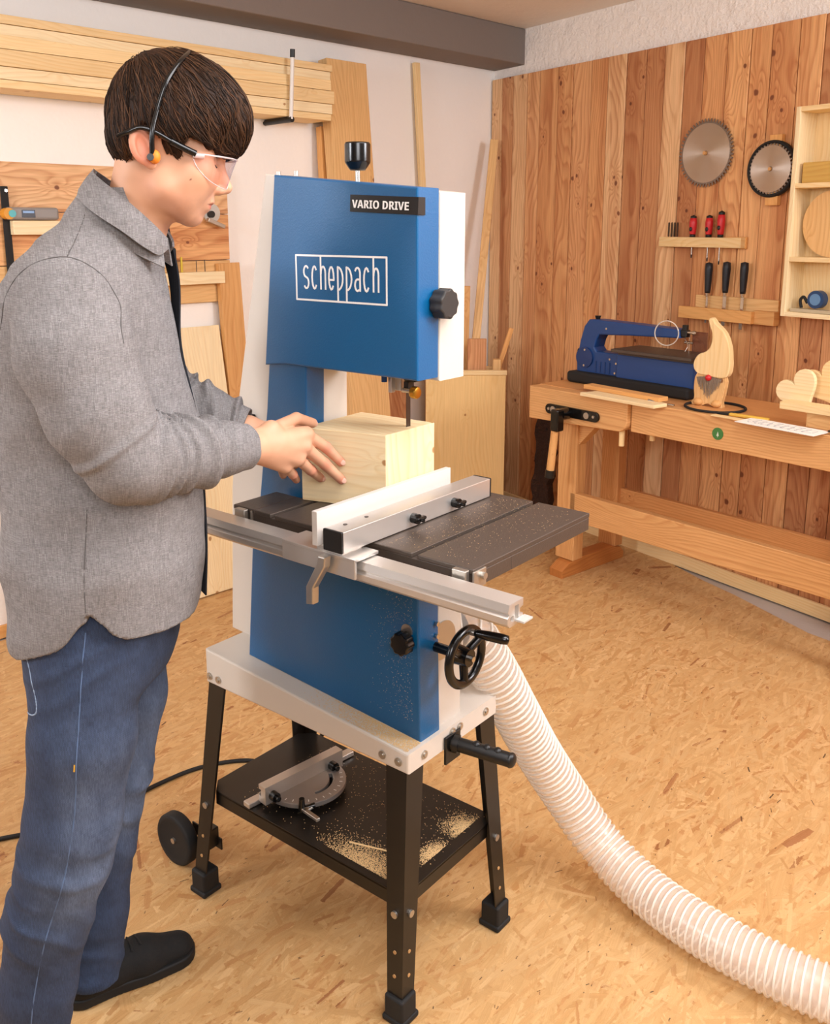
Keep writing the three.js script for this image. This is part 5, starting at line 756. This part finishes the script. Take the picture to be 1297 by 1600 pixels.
    const sh = sstep(1.36, 1.45, y) * 0.022; let d = smin(t, a, 0.004 + sh); d = smin(d, b, 0.004 + sh);
    // tails: lower at the back, a notch at the side seam
    const side = Math.exp(-Math.pow((z + 0.045) / 0.032, 2)) * 0.052, hem = (z < -0.045 ? lerp(0.872, 0.838, sstep(-0.06, -0.2, z)) : lerp(0.885, 0.876, sstep(-0.03, 0.05, z))) + side + 0.004 * Math.sin(z * 40);
    d = smax(d, hem - y, 0.004);
    // open front at the neck
    const vneck = Math.max(Math.abs(x - 0.002) - (0.006 + 0.10 * Math.max(0, y - 1.42)), 0.03 - z, 1.32 - y); d = smax(d, -vneck, 0.006);
    return d;
  };
  const shirtG = isoMesh(shirtSDF, [-0.285, 0.79, -0.26], [0.30, 1.60, 0.235], 0.0056, (x, y, z) => [z * 1.15 + x * 0.35, y]);
  const shirtM = mat(0xffffff, 0.92, { map: T.shirt, bumpMap: T.weave, bumpScale: 0.0005 });
  const shirt = part('shirt', shirtG, shirtM, man, 'grey chambray shirt worn loose');
  for (const [a, b, r0, r1] of [[[-0.030, 1.1632, 0.163], [0.013, 1.156, 0.1995], 0.0455, 0.0405], [[0.165, 1.168, 0.150], [0.160, 1.156, 0.190], 0.0475, 0.0435]]) {
    const A = V(...a), B = V(...b), d = B.clone().sub(A), L = d.length(), cg = lathe([[r0 - 0.006, 0.0], [r0 - 0.001, 0.0005], [r0, 0.003], [r1, L - 0.002], [r1 - 0.001, L], [r1 - 0.004, L], [r1 - 0.006, L - 0.012]], 40); const cp = cg.attributes.position; for (let i = 0; i < cp.count; i++) { const th = Math.atan2(cp.getZ(i), cp.getX(i)), k = 1 + 0.03 * Math.sin(th * 3 + cp.getY(i) * 60) + 0.015 * Math.sin(th * 7); cp.setX(i, cp.getX(i) * k); cp.setZ(i, cp.getZ(i) * k); } cg.computeVertexNormals();
    cg.applyQuaternion(new THREE.Quaternion().setFromUnitVectors(V(0, 1, 0), d.normalize())).translate(...a); const up = cg.attributes.uv, pp = cg.attributes.position; for (let i = 0; i < up.count; i++) up.setXY(i, pp.getZ(i) + pp.getX(i) * 0.5, pp.getY(i)); part('cuff', cg, shirtM, shirt); }
  // collar: a folded band from nape to collar points
  const col = [[-0.0, 1.628, -0.028, 0.0, 1.596, -0.054], [-0.038, 1.617, -0.018, -0.046, 1.580, -0.043], [-0.062, 1.596, 0.008, -0.080, 1.556, -0.010], [-0.066, 1.572, 0.036, -0.085, 1.533, 0.024], [-0.058, 1.548, 0.060, -0.074, 1.508, 0.054], [-0.046, 1.529, 0.076, -0.055, 1.497, 0.071], [-0.036, 1.520, 0.082, -0.040, 1.506, 0.083]];
  const sheet = (rows, th) => { // rows of points -> thick sheet
    const cs = rows.map((r) => new THREE.CatmullRomCurve3(r.map((p) => V(...p)))), nU = 40, nV = 8, P = []; for (let i = 0; i <= nU; i++) { const a = cs.map((c) => c.getPoint(i / nU)), c = new THREE.CatmullRomCurve3(a); for (let j = 0; j <= nV; j++) P.push(c.getPoint(j / nV)); }
    const g = new THREE.BufferGeometry(), id = [], pos = [], W2 = nV + 1; P.forEach((p) => pos.push(p.x, p.y, p.z)); for (let i = 0; i < nU; i++) for (let j = 0; j < nV; j++) { const a = i * W2 + j; id.push(a, a + W2, a + 1, a + 1, a + W2, a + W2 + 1); } g.setAttribute('position', new THREE.Float32BufferAttribute(pos, 3)); g.setIndex(id); g.computeVertexNormals();
    const n = g.attributes.normal, pos2 = pos.slice(), L = P.length; for (let i = 0; i < L; i++) pos2.push(pos[i * 3] - n.getX(i) * th, pos[i * 3 + 1] - n.getY(i) * th, pos[i * 3 + 2] - n.getZ(i) * th);
    const id2 = id.slice(); for (let i = 0; i < id.length; i += 3) id2.push(id[i] + L, id[i + 2] + L, id[i + 1] + L); const rim = []; for (let i = 0; i <= nU; i++) rim.push(i * W2); for (let j = 1; j <= nV; j++) rim.push(nU * W2 + j); for (let i = nU - 1; i >= 0; i--) rim.push(i * W2 + nV); for (let j = nV - 1; j > 0; j--) rim.push(j);
    rim.forEach((a, i) => { const b = rim[(i + 1) % rim.length]; id2.push(a, b, b + L, a, b + L, a + L); }); const o = new THREE.BufferGeometry(); o.setAttribute('position', new THREE.Float32BufferAttribute(pos2, 3)); const uv = new Float32Array(pos2.length / 3 * 2); for (let i = 0; i < pos2.length / 3; i++) { uv[i * 2] = pos2[i * 3 + 2] + pos2[i * 3] * 0.35; uv[i * 2 + 1] = pos2[i * 3 + 1]; } o.setAttribute('uv', new THREE.BufferAttribute(uv, 2)); o.setIndex(id2); return toCreasedNormals(o, 0.9); };
  const mirror = (c, s) => c.map((r) => [r[0] * s, ...r.slice(1, 3)]);
  col.forEach((c, i) => { const k = i === 0 ? 1 : 1; c[0] = c[0] * 1.12; c[3] = c[3] * 1.12; });
  const CX = -0.036, CZ = 0.012;
  const rowsOf = (s) => { const top = col.map((c) => [c[0] * s + CX, c[1], c[2] + CZ]), bot = col.map((c) => [c[3] * s + CX, c[4], c[5] + CZ]), mid = col.map((c) => [lerp(c[0], c[3], 0.45) * s - s * 0.006 + CX, lerp(c[1], c[4], 0.45), lerp(c[2], c[5], 0.45) + CZ]); return [top, mid, bot]; };
  part('collar', sheet(rowsOf(1), 0.004), shirtM, shirt); part('collar', sheet(rowsOf(-1), 0.004), shirtM, shirt);
  for (const s of [1, -1]) part('collar_band', sheet([[[0.0, 1.615, -0.03], [-0.055, 1.59, 0.0], [-0.063, 1.555, 0.04], [-0.04, 1.520, 0.078]], [[0.0, 1.56, -0.04], [-0.064, 1.535, -0.005], [-0.074, 1.50, 0.04], [-0.048, 1.475, 0.082]]].map((r) => r.map(([x, y, z]) => [x * s + CX, y, z + 0.008])), 0.003), shirtM, shirt);
  part('collar_button', cyl(0.0045, 0.0045, 0.0025, 14, 0, 0, 0, 'x').translate(-0.094, 1.512, 0.084), mat(0x57524e, 0.4), shirt);
  // the far front panel hangs open; its inside is near black, shade painted into the colour
  const shadedLining = mat(0x14161d, 0.9, { bumpMap: T.weave, bumpScale: 0.0003 });
  part('front_panel', sheet([[[0.045, 1.53, 0.055], [0.05, 1.46, 0.075], [0.05, 1.36, 0.08], [0.045, 1.20, 0.10], [0.045, 1.0, 0.105], [0.05, 0.885, 0.095]], [[0.030, 1.545, 0.082], [0.028, 1.45, 0.096], [0.022, 1.34, 0.094], [0.016, 1.20, 0.117], [0.018, 0.99, 0.1225], [0.02, 0.875, 0.116]]], 0.003), shadedLining, shirt, 'inside of the open shirt front, near black with painted shade');
  part('undershirt', isoMesh((x, y, z) => smax(torso(x, y, z) + 0.012, Math.max(1.25 - y, y - 1.535, -z), 0.004), [-0.12, 1.24, -0.01], [0.12, 1.55, 0.13], 0.009), mat(0xece6e0, 0.9), man, 'white t-shirt under the shirt');
  // seams follow the cloth surface
  const hit = (y, z) => { for (let x = -0.30; x < 0; x += 0.0015) if (shirtSDF(x, y, z) < 0) return x; return -0.1; };
  const seam = (list, r = 0.0011, o = 0.0002) => tube(new THREE.CatmullRomCurve3(list.map(([z, y]) => V(0, y, z))).getPoints(40).map((p) => [hit(p.y, p.z) - o, p.y, p.z]), r, 90, 5);
  const seamM = mat(0x5c5856, 0.95);
  part('seam', seam([[-0.150, 1.385], [-0.128, 1.445], [-0.088, 1.483], [-0.035, 1.496], [0.006, 1.475], [0.032, 1.43], [0.044, 1.37]]), seamM, shirt); part('seam', seam([[-0.040, 1.10], [-0.044, 1.02], [-0.045, 0.94]]), seamM, shirt); part('seam', seam([[-0.034, 1.497], [-0.028, 1.53], [-0.02, 1.56]], 0.0009), seamM, shirt);
  // ----- jeans -----
  const pelvis = loft([[0.74, -0.07, 0.115, 0.160], [0.82, -0.064, 0.132, 0.172], [0.90, -0.056, 0.138, 0.172], [0.99, -0.05, 0.13, 0.162]], 2.3);
  const legN = chain([[-0.092, 0.84, -0.072, 0.092], [-0.118, 0.685, -0.086, 0.087], [-0.12, 0.527, -0.112, 0.0785], [-0.12, 0.452, -0.131, 0.0775], [-0.12, 0.339, -0.169, 0.0725], [-0.12, 0.20, -0.198, 0.066], [-0.12, 0.04, -0.222, 0.062]], 0.02), legF = chain([[0.085, 0.82, -0.054, 0.094], [0.09, 0.66, -0.058, 0.080], [0.088, 0.50, -0.083, 0.068], [0.08, 0.345, -0.115, 0.062], [0.07, 0.193, -0.136, 0.058], [0.062, 0.06, -0.150, 0.056]], 0.02);
  const jeansSDF = (x, y, z) => {
    let d = smax(pelvis(x, y, z), Math.max(0.76 - y, y - 0.985), 0.02);
    const wr = (k) => { const e = sstep(0.60, 0.40, y) * sstep(0.22, 0.36, y), hp = sstep(0.70, 0.84, y), an = sstep(0.25, 0.06, y); return 0.0065 * (e + 0.8 * an) * Math.pow(0.5 + 0.5 * Math.sin(y * 88 + z * 55 + x * 30 + 9 * noise3(x * 9 + k, y * 9, z * 9)), 2.5) * noise3(x * 15 + 3, y * 15 + k, z * 15) + 0.004 * hp * Math.pow(0.5 + 0.5 * Math.sin(y * 110 - z * 70 + 6 * noise3(x * 10, y * 10, z * 10 + k)), 2) + 0.005 * (noise3(x * 12, y * 10 + k, z * 12) - 0.5); };
    const a = legN(x, y, z) - wr(0), b = legF(x, y, z) - wr(7); d = smin(d, smin(a, b, 0.008), 0.03); return smax(d, 0.035 - y + (x > 0 ? 0.012 : 0), 0.003);
  };
  const jeans = tint(isoMesh(jeansSDF, [-0.23, 0.01, -0.32], [0.22, 1.0, 0.13], 0.0058, (x, y, z) => [z + x * 0.5, y]), (x, y, z, k) => {
    const fr = sstep(-0.16, -0.03, z + (0.7 - y) * 0.16), thigh = Math.exp(-Math.pow((y - 0.58) / 0.16, 2)) + 0.9 * Math.exp(-Math.pow((y - 0.42) / 0.07, 2)), n = noise3(x * 40, y * 16, z * 40), f = clamp(0.10 + 0.85 * thigh * fr * (0.45 + 0.75 * n) + 0.10 * (n - 0.5), 0, 1);
    k.setRGB(lerp(0.034, 0.155, f), lerp(0.058, 0.208, f), lerp(0.122, 0.320, f));
  });
  const jn = part('jeans', jeans, mat(0xffffff, 0.88, { vertexColors: true, map: T.denim, bumpMap: T.weave, bumpScale: 0.0006 }), man, 'faded blue denim jeans');
  const jhit = (y, z) => { for (let x = -0.26; x < 0; x += 0.0015) if (jeansSDF(x, y, z) < 0) return x; return -0.12; };
  const jseam = (list, r) => tube(new THREE.CatmullRomCurve3(list.map(([z, y]) => V(0, y, z))).getPoints(60).map((p) => [jhit(p.y, p.z) - 0.0002, p.y, p.z]), r, 120, 5);
  part('side_seam', jseam([[-0.052, 0.90], [-0.066, 0.78], [-0.078, 0.66], [-0.092, 0.56], [-0.115, 0.46], [-0.150, 0.36], [-0.182, 0.24], [-0.205, 0.10]], 0.0012), mat(0x566b8c, 0.9), jn);
  part('pocket', [jseam([[-0.158, 0.85], [-0.145, 0.80], [-0.142, 0.76], [-0.165, 0.745]], 0.0014)], mat(0x93a5bd, 0.9), jn);
  part('stitch', [jseam([[-0.078, 0.685], [-0.0795, 0.672]], 0.0016)], mat(0xd9a63a, 0.8), jn);
  // ----- shoes -----
  const shoe = (h, t, name) => { const dx = t[0] - h[0], dz = t[1] - h[1], L = Math.hypot(dx, dz), ux = dx / L, uz = dz / L; const up = chain([[0.035, 0.045, 0, 0.036], [0.09, 0.048, 0, 0.039], [0.16, 0.038, 0, 0.041], [L - 0.038, 0.030, 0, 0.035]], 0.02), collar = chain([[0.05, 0.05, 0, 0.040], [0.055, 0.092, 0, 0.041]], 0.02);
    const f = (x, y, z) => { const px = x - h[0], pz = z - h[1], a = px * ux + pz * uz, b = -px * uz + pz * ux; const yy = y * (1 + 0.25 * sstep(0.14, L, a)); let d = smin(up(a, yy, b), collar(a, yy, b), 0.02); return smax(d, 0.016 - y, 0.004); };
    const so = (x, y, z) => { const px = x - h[0], pz = z - h[1], a = px * ux + pz * uz, b = -px * uz + pz * ux, w = 0.036 + 0.010 * sstep(0.08, 0.18, a); const e = Math.hypot(Math.max(Math.abs(a - L / 2) - (L / 2 - w), 0), b) - w; return smax(e, Math.abs(y - 0.0125) - 0.0120, 0.004); };
    const lo = [Math.min(h[0], t[0]) - 0.06, -0.01, Math.min(h[1], t[1]) - 0.06], hi = [Math.max(h[0], t[0]) + 0.06, 0.15, Math.max(h[1], t[1]) + 0.06];
    const g = part('shoe', isoMesh(f, lo, hi, 0.0045), mat(0x0d0c0c, 0.85, { bumpMap: T.grain, bumpScale: 0.0005 }), man, 'black suede lace-up shoe'); part('sole', isoMesh(so, lo, hi, 0.0045), mat(0x0f0e0e, 0.7), g);
    const top = (x, z) => { let y = 0.145; while (y > 0.02 && f(x, y, z) > 0) y -= 0.001; return y; };
    for (let i = 0; i < 4; i++) { const a = 0.100 + i * 0.017; part('lace', tube([-0.02, -0.012, 0, 0.012, 0.02].map((b) => { const x = h[0] + ux * (a + b * 0.3 * (i % 2 ? 1 : -1)) - uz * b, z = h[1] + uz * a + ux * b; return [x, top(x, z) + 0.0012, z]; }), 0.0024, 12, 5), mat(0x1a1817, 0.9), g); } };
  shoe([0.037, -0.203], [0.165, 0.036]); shoe([-0.115, -0.285], [-0.165, -0.022]);
}
// ----- worn by the man: safety glasses and banded ear plugs -----
{
  const HP = man.position, hw = (name, label, cat) => { const o = thing(name, label, cat, [0.947, 0, -1.267], PI / 4 + 0.1326); return o; };
  const gl = hw('safety_glasses', 'clear safety glasses with black temples worn by the man', 'glasses');
  const lens = (t, v) => { const th = t * 1.28, drop = 0.003 + v * 0.047 * Math.pow(Math.max(0, 1 - Math.pow(Math.abs(t), 3.2)), 0.6) * (1 - 0.30 * Math.exp(-Math.pow(t / 0.16, 2))); return V(0.076 * Math.sin(th), 1.6505 - 0.004 * (1 - t * t) - drop, 0.034 + 0.078 * Math.cos(th) - v * 0.016 + 0.004); };
  const nU = 40, nV = 10, pos = [], id = []; for (let i = 0; i <= nU; i++) for (let j = 0; j <= nV; j++) { const p = lens(i / nU * 2 - 1, j / nV); pos.push(p.x, p.y, p.z); } for (let i = 0; i < nU; i++) for (let j = 0; j < nV; j++) { const a = i * (nV + 1) + j; id.push(a, a + 1, a + nV + 1, a + 1, a + nV + 2, a + nV + 1); }
  const lg = new THREE.BufferGeometry(); lg.setAttribute('position', new THREE.Float32BufferAttribute(pos, 3)); lg.setIndex(id); lg.computeVertexNormals();
  part('lens', lg, new THREE.MeshPhysicalMaterial({ color: 0xf7eef0, roughness: 0.03, transmission: 1, thickness: 0, ior: 1.5, side: THREE.DoubleSide }), gl);
  const rim = []; for (let i = 0; i <= nU; i++) rim.push(lens(i / nU * 2 - 1, 0).toArray()); const low = []; for (let i = 0; i <= nU; i++) low.push(lens(i / nU * 2 - 1, 1).toArray());
  const clear = phys(0xf6eae8, 0.12, { transmission: 0.55, thickness: 0 });
  part('upper_rim', tube(rim, 0.0015, 80, 6), clear, gl); part('lower_rim', tube(low, 0.0009, 80, 6), clear, gl);
  for (const s of [-1, 1]) { part('hinge', tube([[s * 0.072, 1.645, 0.062], [s * 0.076, 1.646, 0.045]], 0.004, 6, 8), clear, gl); part('temple', tube([[s * 0.076, 1.6475, 0.050], [s * 0.081, 1.662, 0.020], [s * 0.087, 1.679, -0.012], [s * 0.089, 1.683, -0.030], [s * 0.089, 1.676, -0.048], [s * 0.086, 1.670, -0.062]], 0.0036, 40, 8).scale(1, 1, 1), M.blackGloss, gl); part('temple_sleeve', tube([[s * 0.0765, 1.6478, 0.050], [s * 0.080, 1.658, 0.028], [s * 0.0825, 1.665, 0.014]], 0.0052, 16, 8), M.blackGloss, gl); }
  const ep = hw('ear_plug_band', 'black ear plug band over the brown hair with orange pods', 'ear protection');
  const side = (s) => [[s * 0.0905, 1.643, -0.014], [s * 0.0935, 1.676, -0.012], [s * 0.0945, 1.711, -0.004], [s * 0.0905, 1.752, 0.012], [s * 0.072, 1.787, 0.033], [s * 0.038, 1.808, 0.048]];
  const fit = (a) => a.map((p, i) => (i > 1 ? onHair(p, 0.0022) : p));
  part('band', tube([...fit(side(-1)), onHair([0, 1.8155, 0.053], 0.0022), ...fit(side(1)).reverse()], 0.0039, 120, 8), M.blackGloss, ep);
  for (const s of [-1, 1]) { part('pod', new THREE.SphereGeometry(0.0095, 16, 12).scale(1.0, 1.1, 0.9).translate(s * 0.0855, 1.642, -0.0105), M.orange, ep); part('pod_holder', cyl(0.0052, 0.0052, 0.008, 12, s * 0.0915, 1.641, -0.0165, 'x'), M.black, ep); }
}
renderer.render(scene, camera);
